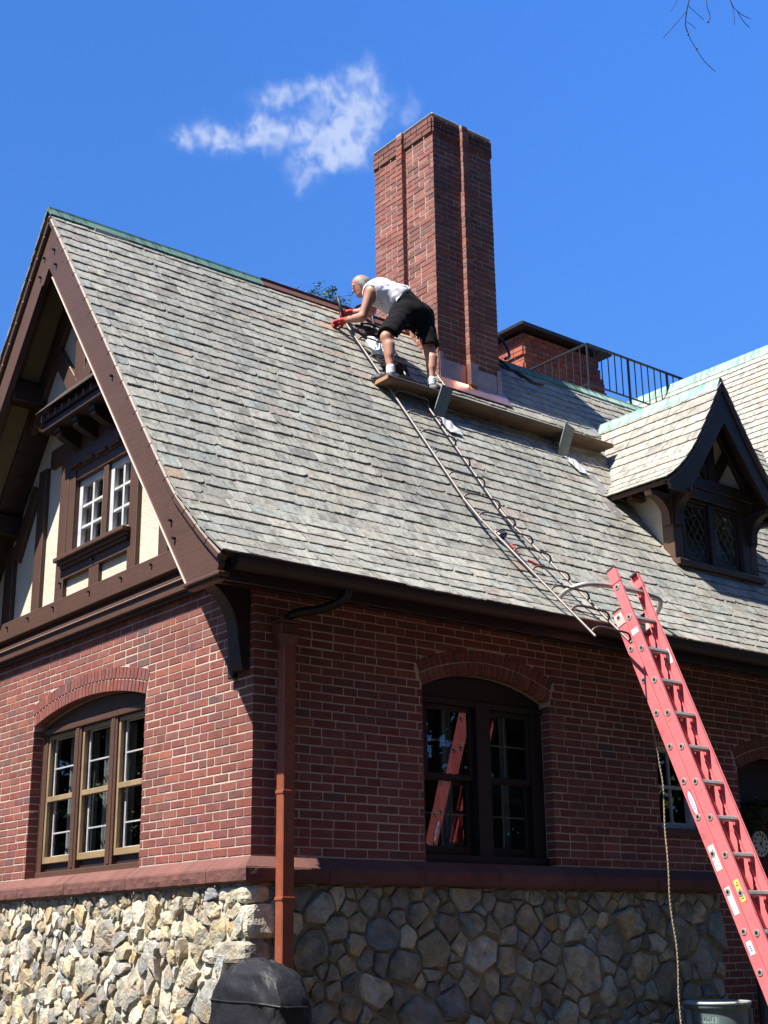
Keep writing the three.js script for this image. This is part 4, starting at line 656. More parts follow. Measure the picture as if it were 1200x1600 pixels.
{ // second, broader stack behind the ridge, under a dark slab
  const tones = [[0.37, 0.095, 0.055], [0.33, 0.085, 0.052], [0.40, 0.115, 0.068], [0.30, 0.08, 0.055], [0.37, 0.125, 0.075]];
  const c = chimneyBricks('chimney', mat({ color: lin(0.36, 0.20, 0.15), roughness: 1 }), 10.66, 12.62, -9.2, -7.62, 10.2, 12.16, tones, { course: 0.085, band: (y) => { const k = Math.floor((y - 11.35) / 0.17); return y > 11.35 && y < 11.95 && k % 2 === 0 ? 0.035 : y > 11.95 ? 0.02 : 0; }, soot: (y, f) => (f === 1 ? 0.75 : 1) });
  const K = new Build(); K.add(bevelBox(2.36, 0.075, 1.98, 0.01), MT(11.64, 12.24, -8.41)); K.mesh('cap', M.black, c);
  const R = new Build(); for (let i = 0; i < 14; i++) R.add(bevelBox(0.24, 0.078, 0.2, 0.006), MT(12.66 + 0.06 * Math.sin(i * 0.9) + rr(-0.03, 0.05), 10.8 + i * 0.087, -7.75), jit([0.33, 0.095, 0.062], 0.2)); R.mesh('brickwork', M.brick, c).userData.kind = 'stuff';
}
{ // flat roof deck and iron railing behind the ridge
  const D = new Build(); D.add(bevelBox(5.0, 6.0, 6.0, 0.02), MT(12.42, 7.1, -8.66)); const dk = D.mesh('roof_deck', M.deckBoard, house);
  const E = new Build(); E.add(bevelBox(5.1, 0.16, 0.05, 0.006), MT(12.42, 10.10, -5.62)).add(bevelBox(0.05, 0.16, 6.0, 0.006), MT(9.88, 10.10, -8.65)); E.mesh('deck_edge', M.deckBoard, dk);
  const R = new Build(); R.add(bevelBox(3.4, 0.035, 0.035, 0.004), MT(11.8, 11.045, -5.62)).add(bevelBox(0.035, 0.035, 3.0, 0.004), MT(10.11, 11.045, -7.11)).add(bevelBox(3.4, 0.025, 0.025, 0.004), MT(11.8, 10.33, -5.62)).add(bevelBox(0.025, 0.025, 3.0, 0.004), MT(10.11, 10.33, -7.11));
  const rail = R.mesh('deck_railing', M.iron, house);
  for (let i = 0; i < 20; i++) { const P = new Build(), post = i % 6 === 0, w = post ? 0.034 : 0.017; P.add(bevelBox(w, post ? 0.86 : 0.70, w, 0.003), MT(10.112 + i * 0.167, post ? 10.60 : 10.685, -5.62)); P.mesh(post ? 'post' : 'baluster', M.iron, rail); }
  for (let i = 1; i < 17; i++) { const P = new Build(), post = i === 9, w = post ? 0.034 : 0.017; P.add(bevelBox(w, 0.70, w, 0.003), MT(10.11, 10.685, -5.62 - i * 0.16)); P.mesh(post ? 'post' : 'baluster', M.iron, rail); }
}

// ------------------------------------------------------------ dormer
const DX = 6.26, DZ = -0.5, DV = -0.235, DR = 7.53; // centre, wall plane, verge, ridge height
const DPROF = [[0, DR], [0.20, 7.20], [0.41, 6.87], [0.60, 6.60], [0.79, 6.395], [0.93, 6.275], [1.06, 6.185]];
const DS = [0]; for (let i = 1; i < DPROF.length; i++) DS.push(DS[i - 1] + Math.hypot(DPROF[i][0] - DPROF[i - 1][0], DPROF[i][1] - DPROF[i - 1][1]));
const DLEN = DS[DS.length - 1];
function dAt(s) { let i = 1; while (i < DS.length - 1 && DS[i] < s) i++; const k = (s - DS[i - 1]) / (DS[i] - DS[i - 1]); return [lerp(DPROF[i - 1][0], DPROF[i][0], k), lerp(DPROF[i - 1][1], DPROF[i][1], k)]; }
function dOff(s, d) { const a = dAt(Math.max(0, s - 0.03)), b = dAt(s + 0.03), L = Math.hypot(b[0] - a[0], b[1] - a[1]), p = dAt(s); return [p[0] - d * (b[1] - a[1]) / L, p[1] + d * (b[0] - a[0]) / L]; }
const roofZ = y => { for (let i = 1; i < PROF.length; i++) if (y >= PROF[i][1]) { const k = (y - PROF[i - 1][1]) / (PROF[i][1] - PROF[i - 1][1]); return lerp(PROF[i - 1][0], PROF[i][0], k); } return 0.585; };
{
  const B = new Build(), hw = 0.69, xl = DX - hw - 0.02, xr = DX + hw - 0.02; // walls
  const gab = [[xl, 5.30], [xr, 5.30], [xr, 6.30], [DX + 0.05, DR - 0.14], [DX - 0.05, DR - 0.14], [xl, 6.30]];
  B.add(slab(gab, 0.06, [[[5.70, 5.45], [6.70, 5.45], [6.70, 6.14], [5.70, 6.14]]]), MT(0, 0, DZ - 0.075));
  const side = [[DZ - 0.06, 5.25], [DZ - 0.06, 6.36], [-1.45, 6.36], [-1.2, 6.0]]; for (const x of [xl, xr - 0.06]) B.add(slab(side.map(([z, y]) => [z, y]), 0.06), basis([x + 0.06, 0, 0], [0, 0, 1], [0, 1, 0], [-1, 0, 0]));
  const dm = B.mesh('dormer', M.stucco, house), bm = (a, b, h, w, m = M.darkBrown, up) => { const P = new Build(); beam(P, a, b, h, w, up, jit([1, 1, 1], 0.1), 0.006); return P.mesh('timber', m, dm); };
  // timbers: corner posts, sill, head, tie, king post and braces
  for (const x of [xl + 0.055, xr - 0.055]) { const P = new Build(); P.add(bevelBox(0.15, 1.02, 0.15, 0.006), MT(x, 5.82, DZ - 0.055)); P.mesh('timber', M.brown, dm); }
  { const P = new Build(); P.add(bevelBox(1.46, 0.07, 0.17, 0.008), MT(DX - 0.02, 5.385, DZ + 0.005)).add(bevelBox(1.40, 0.05, 0.10, 0.006), MT(DX - 0.02, 5.325, DZ - 0.025)); P.mesh('sill', M.brown, dm); }
  bm([xl + 0.135, 6.215, DZ - 0.01], [xr - 0.135, 6.215, DZ - 0.01], 0.12, 0.11); bm([xl, 6.345, DZ - 0.005], [xr, 6.345, DZ - 0.005], 0.13, 0.12);
  bm([DX, 6.40, DZ - 0.012], [DX, 7.25, DZ - 0.012], 0.13, 0.09, M.darkBrown, [1, 0, 0]);
  for (const s of [-1, 1]) { bm([DX + s * 0.06, 6.46, DZ - 0.016], [DX + s * 0.36, 6.85, DZ - 0.016], 0.12, 0.08); bm([DX + s * 0.66, 6.38, DZ - 0.014], [DX + s * 0.03, 7.30, DZ - 0.014], 0.13, 0.10); }
  bm([xl - 0.005, 5.45, DZ - 0.13], [xl - 0.005, 6.32, DZ - 1.0], 0.15, 0.07, M.darkBrown, [0, 1, 0]); bm([xl - 0.004, 6.28, DZ - 0.13], [xl - 0.004, 6.28, DZ - 0.9], 0.11, 0.075); bm([xl - 0.006, 5.36, DZ - 0.14], [xl - 0.006, 5.90, DZ - 0.52], 0.12, 0.06, M.brown);
  bm([6.775, 5.42, DZ - 0.02], [6.775, 6.16, DZ - 0.02], 0.16, 0.08, M.darkBrown, [1, 0, 0]);
  // two leaded casements
  const Fm = new Build(); bars(Fm, MT(0, 0, DZ), [...ring(5.70, 6.70, 5.42, 6.155, 0.035, -0.06, 0.01), [6.15, 6.235, 5.45, 6.12, -0.06, 0.02]]); const win = Fm.mesh('window', M.darkBrown, dm);
  for (const [a, b] of [[5.735, 6.15], [6.235, 6.665]]) {
    const S = new Build(); bars(S, MT(0, 0, DZ), ring(a, b, 5.455, 6.12, 0.04, -0.05, -0.012)); S.mesh('sash', M.darkBrown, win);
    const Q = new Build(), u0 = a + 0.04, u1 = b - 0.04, v0 = 5.495, v1 = 6.08, w = u1 - u0, h = v1 - v0, dx = 0.105, dy = 0.155; // diamond cames
    for (const s of [-1, 1]) for (let k = -8; k < 12; k++) { const clip = []; const x0 = s > 0 ? u0 : u1; const f = t => [x0 + s * t * dx, v0 + (k * dy) + t * dy]; let t0 = 0, t1 = w / dx; const ya = f(0)[1], yb = f(t1)[1]; if (ya < v0) t0 = (v0 - ya) / dy; if (yb > v1) t1 -= (yb - v1) / dy; if (t1 - t0 < 0.1) continue; const p = f(t0), q = f(t1); beam(Q, [...p, DZ - 0.032 + s * 0.001], [...q, DZ - 0.032 + s * 0.001], 0.006, 0.006, [0, 0, 1], [1, 1, 1], 0.001); }
    Q.mesh('leading', mat({ color: lin(0.10, 0.10, 0.105), roughness: 0.6 }), win); paneSheet(MT(0, 0, DZ), u0, u1, v0, v1, -0.033, win);
  }
  { const C = new Build(); C.add(bevelBox(1.2, 0.9, 0.02, 0.004), MT(6.2, 5.8, DZ - 0.7)); C.mesh('blind', M.lining, win); const L = new Build(); L.add(bevelBox(0.16, 0.5, 0.01, 0.002), basis([6.52, 5.72, DZ - 0.2], [0.96, 0.26, 0], [-0.26, 0.96, 0], [0, 0, 1])); L.mesh('curtain', mat({ color: lin(0.30, 0.40, 0.55), roughness: 1 }), win); }
  // side-wall outriggers and curved brackets under the verge
  for (const z of [-0.62, -0.86]) bm([xl - 0.02, 6.17, z], [xl - 0.24, 6.17, z], 0.08, 0.07, M.brown);
  for (const s of [-1, 1]) { const o = [[0, 5.80], [0.035, 5.80]]; for (let i = 0; i <= 8; i++) { const t = i / 8 * Math.PI / 2; o.push([0.25 - 0.21 * Math.cos(t), 5.86 + 0.24 * Math.sin(t)]); } o.push([0.26, 6.14], [0, 6.14]); for (const [q, ax] of [[0, 1]]) { const P = new Build(); P.add(slab(o, 0.09, [], 0.004), basis([DX - 0.02 + s * 0.635 + 0.045, 0, DZ + 0.02], [0, 0, 1], [0, 1, 0], [-1, 0, 0])); P.mesh('bracket', M.darkBrown, dm); } }
  { const o = [[0, 5.80], [0.035, 5.80]]; for (let i = 0; i <= 8; i++) { const t = i / 8 * Math.PI / 2; o.push([0.30 - 0.26 * Math.cos(t), 5.86 + 0.22 * Math.sin(t)]); } o.push([0.32, 6.13], [0, 6.13]); for (const s of [-1, 1]) { const P = new Build(); P.add(slab(o, 0.09, [], 0.004), s < 0 ? basis([xl - 0.01, 0, DZ + 0.01], [-1, 0, 0], [0, 1, 0], [0, 0, -1]) : basis([xr + 0.01, 0, DZ - 0.08], [1, 0, 0], [0, 1, 0], [0, 0, 1])); P.mesh('bracket', M.brown, dm); } }
  // bargeboards
  const outer = []; for (let s = 0.02; s <= DLEN; s += 0.1) outer.push(dOff(s, -0.05)); const inn = x => 7.045 - 1.31 * x;
  const poly = [[0.001, DR - 0.075], ...outer.filter(p => p[0] > 0.03), [1.0, 6.13], [0.985, 6.09], [0.72, 6.09], [0.001, inn(0)]];
  for (const s of [-1, 1]) {
    const P = new Build(); P.add(slab((s > 0 ? poly : poly.map(([x, y]) => [-x, y]).reverse()).map(([x, y]) => [DX + x, y]), 0.04, [], 0.003), MT(0, 0, DV - 0.055)); const b = P.mesh('bargeboard', M.darkBrown, dm);
    const C = new Build(); for (let k = 0; k < 12; k++) { const p = dOff(0.02 + k * (DLEN - 0.03) / 12, -0.03), q = dOff(0.02 + (k + 1) * (DLEN - 0.03) / 12, -0.03); beam(C, [DX + s * p[0], p[1], DV - 0.02], [DX + s * q[0], q[1], DV - 0.02], 0.035, 0.05 - (k % 2) * 0.001, [0, 1, 0], [1, 1, 1], 0.006); } C.mesh('crown_moulding', M.brown, b);
    const Sh = new Build(); for (let k = 0; k < 8; k++) { const p = dOff(k * DLEN / 8, -0.02), q = dOff((k + 1) * DLEN / 8, -0.02), zb = Math.min(roofZ(p[1]), roofZ(q[1])) - 0.02; const a = [DX + s * p[0], p[1], (DV - 0.02 + zb) / 2], c = [DX + s * q[0], q[1], (DV - 0.02 + zb) / 2]; beam(Sh, a, c, 0.02, DV - 0.02 - zb, [0, 1, 0], [1, 1, 1], 0.001); } const sh = Sh.mesh('dormer_roof', M.darkBrown, dm);
    const E = new Build(); const e = dOff(DLEN - 0.02, -0.035); beam(E, [DX + s * e[0], e[1], DV - 0.06], [DX + s * e[0], e[1], roofZ(e[1]) + 0.02], 0.05, 0.03, [0, 1, 0], [1, 1, 1], 0.004); E.mesh('eave_board', M.brown, dm);
    const rows = Math.floor(DLEN / 0.158); // slates
    for (let r = 0; r <= rows; r++) {
      const sb = DLEN + 0.015 - r * 0.158, len = Math.min(0.28, Math.max(0.1, sb - 0.02)), p = dAt(sb), q = dAt(Math.max(0.01, sb - len)), a = V(DX + s * p[0], p[1], 0), b2 = V(DX + s * q[0], q[1], 0), uy = b2.clone().sub(a), L = uy.length(); uy.normalize(); const xa = V(0, 0, s < 0 ? 1 : -1), n = xa.clone().cross(uy);
      const zEnd = roofZ(p[1]) - 0.25; let z = DV + 0.012, first = true;
      while (z > zEnd) { let w = rr(0.2, 0.34); if (first && r % 2) w = rr(0.12, 0.18); first = false; const tilt = Math.asin(0.018 / L), m = new THREE.Matrix4().makeBasis(xa, uy, n).setPosition(a.x, a.y, s < 0 ? z - w : z).multiply(MT(0, rr(-0.003, 0.003), 0.013)).multiply(new THREE.Matrix4().makeRotationX(-tilt)); const c = jit([0.335, 0.312, 0.262], 0.08); allSlates.push({ g: slateGeo(w - 0.004, len, 0.011, 0.003, 0.05), m, c: rnd() < 0.8 ? c : slateTone(), at: [a.x, a.y, z - w / 2], parent: sh, rear: s > 0 }); z -= w; }
    }
  }
  const Cp = new Build(), sh = [[-0.085, -0.118], [-0.09, -0.104], [-0.028, 0.015], [-0.024, 0.035], [0, 0.043], [0.024, 0.035], [0.028, 0.015], [0.09, -0.104], [0.085, -0.118], [0, 0.0]]; Cp.add(slab(sh, 1.98, [], 0.002), basis([DX, DR, -2.22], [1, 0, 0], [0, 1, 0], [0, 0, 1])); Cp.mesh('ridge_cap', M.patina, dm);
  // lead and copper valley soakers left of the dormer
  for (const [dz, sx, sy, tw] of [[0, 0.17, 0.34, 0.25], [0.28, 0.19, 0.30, -0.15], [-0.78, 0.16, 0.22, 0.2]]) { const y = 6.28 - dz * 1.366 + 0.1, z = roofZ(y) + 0.02, x = dz < -0.5 ? 6.06 : 5.20 - dz * 0.25; const P = new Build(); P.add(bevelBox(sx, sy, 0.006, 0.002), basis([x, y, z], [0.9, 0.1, 0.35 * tw], [-0.05, 0.80, -0.60], [-0.3, 0.55, 0.78])); P.mesh('valley_flashing', M.lead, dm); }
}

// ------------------------------------------------------------ cross wing at the right
{
  const WX = 12.2, WY = 10.78, z0 = -6.65, z1 = 0.6, SLW = 4.9, B = new Build(), c = Math.cos(Math.atan(1.366)), s = Math.sin(Math.atan(1.366));
  for (const d of [-1, 1]) beam(B, [WX, WY - 0.04, (z0 + z1) / 2], [WX + d * SLW * c, WY - 0.04 - SLW * s, (z0 + z1) / 2], 0.05, z1 - z0, [0, 1, 0], [1, 1, 1], 0.003);
  B.add(slab([[-2.6, 0.42], [2.6, 0.42], [2.6, 7.1], [0, 10.6], [-2.6, 7.1]], 6.2), MT(WX, 0, z0 + 0.2));
  const wing = B.mesh('wing_roof', M.darkBrown, house);
  for (let r = 0; r < 30; r++) { const sb = SLW - r * 0.163, uy = V(c, s, 0), n = V(0, 0, 1).cross(uy); if (sb < 0.1) break; const len = Math.min(0.30, sb - 0.01); let z = z1; while (z > z0 + 0.02) { let w = Math.min(rr(0.22, 0.4), z - z0); const yb = WY - sb * s, xb = WX - sb * c; if (yb > roofY(Math.min(0.58, z)) - 0.3 || z < RZ) { const m = new THREE.Matrix4().makeBasis(V(0, 0, 1), uy, n).setPosition(xb, yb, z - w).multiply(MT(0, rr(-0.003, 0.003), 0.016)).multiply(new THREE.Matrix4().makeRotationX(-0.07)); allSlates.push({ g: slateGeo(w - 0.004, len, 0.012, 0.003, 0.04), m, c: jit(rnd() < 0.06 ? [0.34, 0.27, 0.22] : [0.335, 0.315, 0.265], 0.07), at: [xb, yb, z], parent: wing, rear: true }); } z -= w; } }
  const sh = [[-0.12, -0.145], [-0.125, -0.125], [-0.04, 0.03], [-0.03, 0.06], [0, 0.07], [0.03, 0.06], [0.04, 0.03], [0.125, -0.125], [0.12, -0.145], [0, 0.0]]; const Cp = new Build(); Cp.add(slab(sh, z1 - z0 + 0.03, [], 0.002), basis([WX, WY, z0 - 0.02], [1, 0, 0], [0, 1, 0], [0, 0, 1])); Cp.mesh('ridge_cap', M.patina, wing);
}
finishSlates();

// ------------------------------------------------------------ red extension ladder
{
  const o = thing('extension_ladder', 'red fibreglass extension ladder with aluminium rungs leaning on the eave at right', 'ladder', [3.2, 0.42, 2.219]);
  const L0 = V(3.2, 3.664, 0.951), F = basis([L0.x - 3.2, L0.y - 0.42, L0.z - 2.219], [1, 0, 0], [0, 0.9314, -0.364], [0, 0.364, 0.9314]), w = 0.345;
  const box = (B, x, t, n, sx, st, sn, col, bev = 0.003) => B.add(bevelBox(sx, st, sn, bev), F.clone().multiply(MT(x, t, n)), col);
  const rail = (x, s, t0, t1, n) => { const B = new Build(), L = t1 - t0, c = (t0 + t1) / 2, col = jit([1, 1, 1], 0.05); box(B, x, c, n, 0.007, L, 0.09, col); for (const k of [-1, 1]) box(B, x + s * 0.018, c, n + k * 0.0405, 0.029, L - 0.002, 0.0088, col); return B.mesh('rail', M.fibre, o); };
  const NB = 0, NF = 0.0966, baseTop = 0.68, flyTop = 1.05, foot = -3.46, flyBot = -2.95;
  const rails = [rail(0, 1, foot + 0.06, baseTop, NB), rail(w, -1, foot + 0.06, baseTop, NB), rail(0.009, 1, flyBot, flyTop, NF), rail(w - 0.009, -1, flyBot, flyTop, NF)];
  const capM = mat({ color: lin(0.03, 0.025, 0.025), roughness: 0.7 });
  for (const [x, s, t, n] of [[0, 1, baseTop, NB], [w, -1, baseTop, NB], [0.009, 1, flyTop, NF], [w - 0.009, -1, flyTop, NF]]) { const B = new Build(); box(B, x + s * 0.014, t, n, 0.042, 0.018, 0.094); B.mesh('rail_cap', capM, o); const G = new Build(); box(G, x + s * 0.0135, t - 0.11, n, 0.043, 0.075, 0.093, [1, 1, 1]); G.mesh('guide_bracket', n ? M.fibre : mat({ color: lin(0.62, 0.50, 0.46), map: T.metal, roughness: 0.5 }), o); }
  for (const [n, off, t1, t0, x0] of [[NB, 0, 0.62, -3.3, 0], [NF, -0.0495, 1.0, -2.9, 0.009]]) for (let k = 4; k > -12; k--) {
    const t = k * 0.305 + off; if (t > t1 || t < t0) continue;
    const B = new Build(); box(B, w / 2, t, n, w - 2 * x0 - 0.01, 0.036, 0.04, [1, 1, 1], 0.007); for (let q = -2; q <= 2; q++) box(B, w / 2, t + 0.0185, n + q * 0.006, w - 2 * x0 - 0.05, 0.002, 0.003, [0.8, 0.8, 0.8], 0.0005);
    const rg = B.mesh('rung', M.alu, o);
    for (const [x, s] of [[x0, -1], [w - x0, 1]]) { const C = new Build(), D = new Build(), X = F.clone().multiply(MT(x + s * 0.0055, t, n)).multiply(new THREE.Matrix4().makeRotationZ(Math.PI / 2)); C.add(new THREE.CylinderGeometry(0.025, 0.027, 0.006, 20), X); D.add(new THREE.CylinderGeometry(0.0125, 0.0125, 0.0085, 12), F.clone().multiply(MT(x + s * 0.0062, t + 0.001, n)).multiply(new THREE.Matrix4().makeRotationZ(Math.PI / 2))); C.mesh('rung_plate', M.alu, rg); D.mesh('rung_socket', M.black, rg); }
  }
  // rung locks inside the fly rails, pulley, feet
  for (const s of [0.04, w - 0.04]) { const B = new Build(); box(B, s, -2.62, 0.05, 0.02, 0.16, 0.06); B.mesh('rung_lock', M.alu, o); }
  for (const x of [0, w]) { const B = new Build(); box(B, x, foot + 0.03, NB, 0.05, 0.09, 0.12); B.mesh('foot', capM, o); }
  // stickers
  const stick = (x, s, t, n, len, wd, col) => { const B = new Build(); box(B, x + s * 0.0046, t, n, 0.0016, len, wd, col, 0.0004); return B.mesh('sticker', mat({ roughness: 0.5 }), o); };
  stick(0, -1, -1.56, 0.006, 0.20, 0.056, [0.72, 0.68, 0.60]); stick(0, -1, -1.90, 0.004, 0.21, 0.05, [0.78, 0.74, 0.70]); stick(0.009, -1, -1.86, NF, 0.17, 0.046, [0.72, 0.55, 0.13]); stick(0, -1, -2.26, 0.004, 0.10, 0.048, [0.72, 0.74, 0.75]); stick(w - 0.009, -1, 0.22, NF, 0.13, 0.05, [0.75, 0.70, 0.68]); stick(0.009, -1, 0.42, NF, 0.05, 0.075, [0.7, 0.62, 0.58]); stick(0, -1, 0.60, NB, 0.09, 0.086, [0.7, 0.60, 0.55]);
  const marks = new Build(); for (const [t, n] of [[-1.62, 0.005], [-1.60, 0.02], [-1.50, 0.012], [-1.58, -0.012]]) box(marks, -0.0056, t, n, 0.0012, 0.012, 0.010, [0.05, 0.07, 0.15], 0.0003); for (let i = 0; i < 8; i++) box(marks, 0.0034, -1.92 + i * 0.017, NF + 0.006 * Math.sin(i * 2.1), 0.0012, 0.008, 0.026 - 0.01 * (i % 3), [0.03, 0.03, 0.03], 0.0003); for (let i = 0; i < 3; i++) box(marks, -0.0056, -2.28 + i * 0.016, 0.004, 0.0012, 0.010, 0.022, [0.05, 0.16, 0.4], 0.0003); marks.mesh('print', mat({ roughness: 0.5 }), o);
  { // maker's oval
    const cv = document.createElement('canvas'); cv.width = 512; cv.height = 128; const g = cv.getContext('2d'); g.fillStyle = '#c9504f'; g.fillRect(0, 0, 512, 128); g.fillStyle = '#4a55a8'; g.beginPath(); g.ellipse(256, 64, 252, 60, 0, 0, 7); g.fill(); g.fillStyle = '#eceef4'; g.beginPath(); g.ellipse(256, 64, 236, 48, 0, 0, 7); g.fill(); g.fillStyle = '#20307c'; g.font = 'bold 74px sans-serif'; g.textAlign = 'center'; g.textBaseline = 'middle'; g.fillText('WERNER', 256, 68);
    const t = new THREE.CanvasTexture(cv); t.colorSpace = THREE.SRGBColorSpace; const pg = new THREE.PlaneGeometry(0.21, 0.052); const m = finish(new THREE.Mesh(pg, new THREE.MeshStandardMaterial({ map: t, roughness: 0.5 }))); m.name = 'sticker'; m.applyMatrix4(F.clone().multiply(basis([-0.0042, -1.10, 0.002], [0, -1, 0], [0, 0, 1], [-1, 0, 0]))); o.add(m);
  }
  // stand-off arms across the top, rubber-tipped, resting on the slates
  const rel = p => [p[0] - 3.2, p[1] - 0.42, p[2] - 2.219];
  const S = new Build(), arm = [[2.845, 4.40, 0.35], [2.855, 4.475, 0.47], [2.94, 4.515, 0.59], [3.10, 4.525, 0.645], [3.4, 4.53, 0.655], [3.72, 4.525, 0.65], [3.90, 4.51, 0.61], [3.99, 4.46, 0.51], [4.02, 4.38, 0.40]].map(rel); tube(S, arm, 0.0215, 12, [1, 1, 1], 48); const st = S.mesh('standoff_arm', M.alu, o);
  const tipM = mat({ color: lin(0.62, 0.30, 0.06), roughness: 0.6 }); for (const [a, b, m] of [[arm[0], [2.84 - 3.2, 4.372 - 0.42, 0.318 - 2.219], tipM], [arm[8], [4.025 - 3.2, 4.352 - 0.42, 0.372 - 2.219], M.galv]]) { const B = new Build(); cyl(B, a, b, 0.029, 0.031, 12); B.mesh('rubber_tip', m, st); }
  { const B = new Build(); B.add(bevelBox(0.22, 0.05, 0.012, 0.003), MT(...rel([3.40, 4.525, 0.678])), [1, 1, 1]); B.mesh('clamp_plate', mat({ color: lin(0.45, 0.33, 0.12), map: T.metal, roughness: 0.6 }), st); }
}
{ // hoist rope
  const B = new Build(), pts = [[3.215, 3.33, 1.0], [3.30, 3.25, 0.93], [3.40, 3.14, 0.87], [3.425, 3.02, 0.86]]; for (let i = 1; i <= 14; i++) pts.push([3.43 + 0.012 * Math.sin(i * 0.9) + i * 0.0025, 3.02 - i * 0.178, 0.86 + 0.008 * Math.sin(i * 1.7)]); pts.push([3.55, 0.44, 0.95], [3.8, 0.436, 1.0]);
  const o = thing('hanging_rope', 'thin tan rope hanging straight down beside the red ladder', 'rope', [3.43, 0.42, 0.86]); tube(B, pts.map(p => [p[0] - 3.43, p[1] - 0.42, p[2] - 0.86]), 0.005, 7, [1, 1, 1], 110); 
  const strand = new Build(); for (let k = 0; k < 2; k++) { const c = new THREE.CatmullRomCurve3(pts.map(p => V(p[0] - 3.43, p[1] - 0.42, p[2] - 0.86)), false, 'centripetal'), q = []; for (let i = 0; i <= 420; i++) { const p = c.getPointAt(i / 420), a = i * 0.8 + k * Math.PI; q.push([p.x + 0.0035 * Math.cos(a), p.y, p.z + 0.0035 * Math.sin(a)]); } const cc = new THREE.CatmullRomCurve3(q.map(p => V(...p))); strand.add(new THREE.TubeGeometry(cc, 420, 0.004, 5), null, k ? [1, 1, 1] : [0.75, 0.72, 0.7]); }
  B.mesh('core', mat({ color: lin(0.26, 0.20, 0.14), roughness: 1 }), o); strand.mesh('strand', mat({ color: lin(0.34, 0.27, 0.19), roughness: 1 }), o);
}

// ------------------------------------------------------------ hook ladder lying on the roof
{
  const O = [2.62, 3.955, 0.965], o = thing('roof_ladder', 'slim steel hook ladder with bent-rod rungs lying on the slates', 'ladder', O), X = [0, 0.425];
  const path = [[8.05, -2.378], [5.40, -0.455], [3.955, 0.965]].map(([y, z]) => [y - O[1], z - O[2] + 0.012]);
  for (const x of X) { const B = new Build(); for (let i = 0; i < 2; i++) cyl(B, [x, path[i][0] + (i ? 0.02 : 0), path[i][1] - (i ? 0.02 : 0)], [x, path[i + 1][0] - (i ? 0 : 0.04), path[i + 1][1] + (i ? 0 : 0.03)], 0.012, 0.012, 10, [1, 1, 1]); cyl(B, [x, path[1][0] + 0.12, path[1][1] - 0.09], [x, path[1][0] - 0.16, path[1][1] + 0.15], 0.017, 0.017, 10, [0.8, 0.8, 0.8]); B.mesh('rail', M.steel, o); }
  const seg = [[path[2], path[1]], [path[1], path[0]]]; let t = 0.06;
  for (const [a, b] of seg) {
    const dy = b[0] - a[0], dz = b[1] - a[1], L = Math.hypot(dy, dz), u = [dy / L, dz / L], n = [-dz / L, dy / L]; // up the roof; outwards
    const nn = n[0] < 0 ? [-n[0], -n[1]] : n; const step = a === path[2] ? 0.305 : 0.335;
    for (; t < L - 0.12; t += step) { const P = (x, s, h) => [x, a[0] + u[0] * (t + s) + nn[0] * h, a[1] + u[1] * (t + s) + nn[1] * h]; const B = new Build(); tube(B, [P(0.0, 0, 0), P(0.014, 0.008, 0.024), P(0.055, 0.014, 0.048), P(0.12, 0.014, 0.056), P(0.30, 0.008, 0.052), P(0.40, 0.004, 0.049), P(0.430, 0.0, 0.036), P(0.436, -0.03, 0.014), P(0.43, -0.06, 0.004)], 0.009, 8, [1, 1, 1], 32); B.mesh('rung', mat({ color: lin(0.17, 0.13, 0.11), map: T.metal, roughness: 0.45, metalness: 0.6 }), o); }
    t = t - L + 0.0;
  }
  const H = new Build(); tube(H, [[2.62, 8.03, -2.35], [2.565, 8.15, -2.33], [2.555, 8.25, -2.36], [2.60, 8.335, -2.43], [2.66, 8.345, -2.50], [2.71, 8.29, -2.54], [2.73, 8.20, -2.555]].map(p => [p[0] - O[0], p[1] - O[1], p[2] - O[2]]), 0.016, 10, [1, 1, 1], 40); tube(H, [[3.045, 8.03, -2.35], [3.045, 8.28, -2.42], [3.045, 8.42, -2.55], [3.045, 8.43, -2.7], [3.045, 8.3, -2.8]].map(p => [p[0] - O[0], p[1] - O[1], p[2] - O[2]]), 0.016, 10); H.mesh('hook', M.black, o);
}

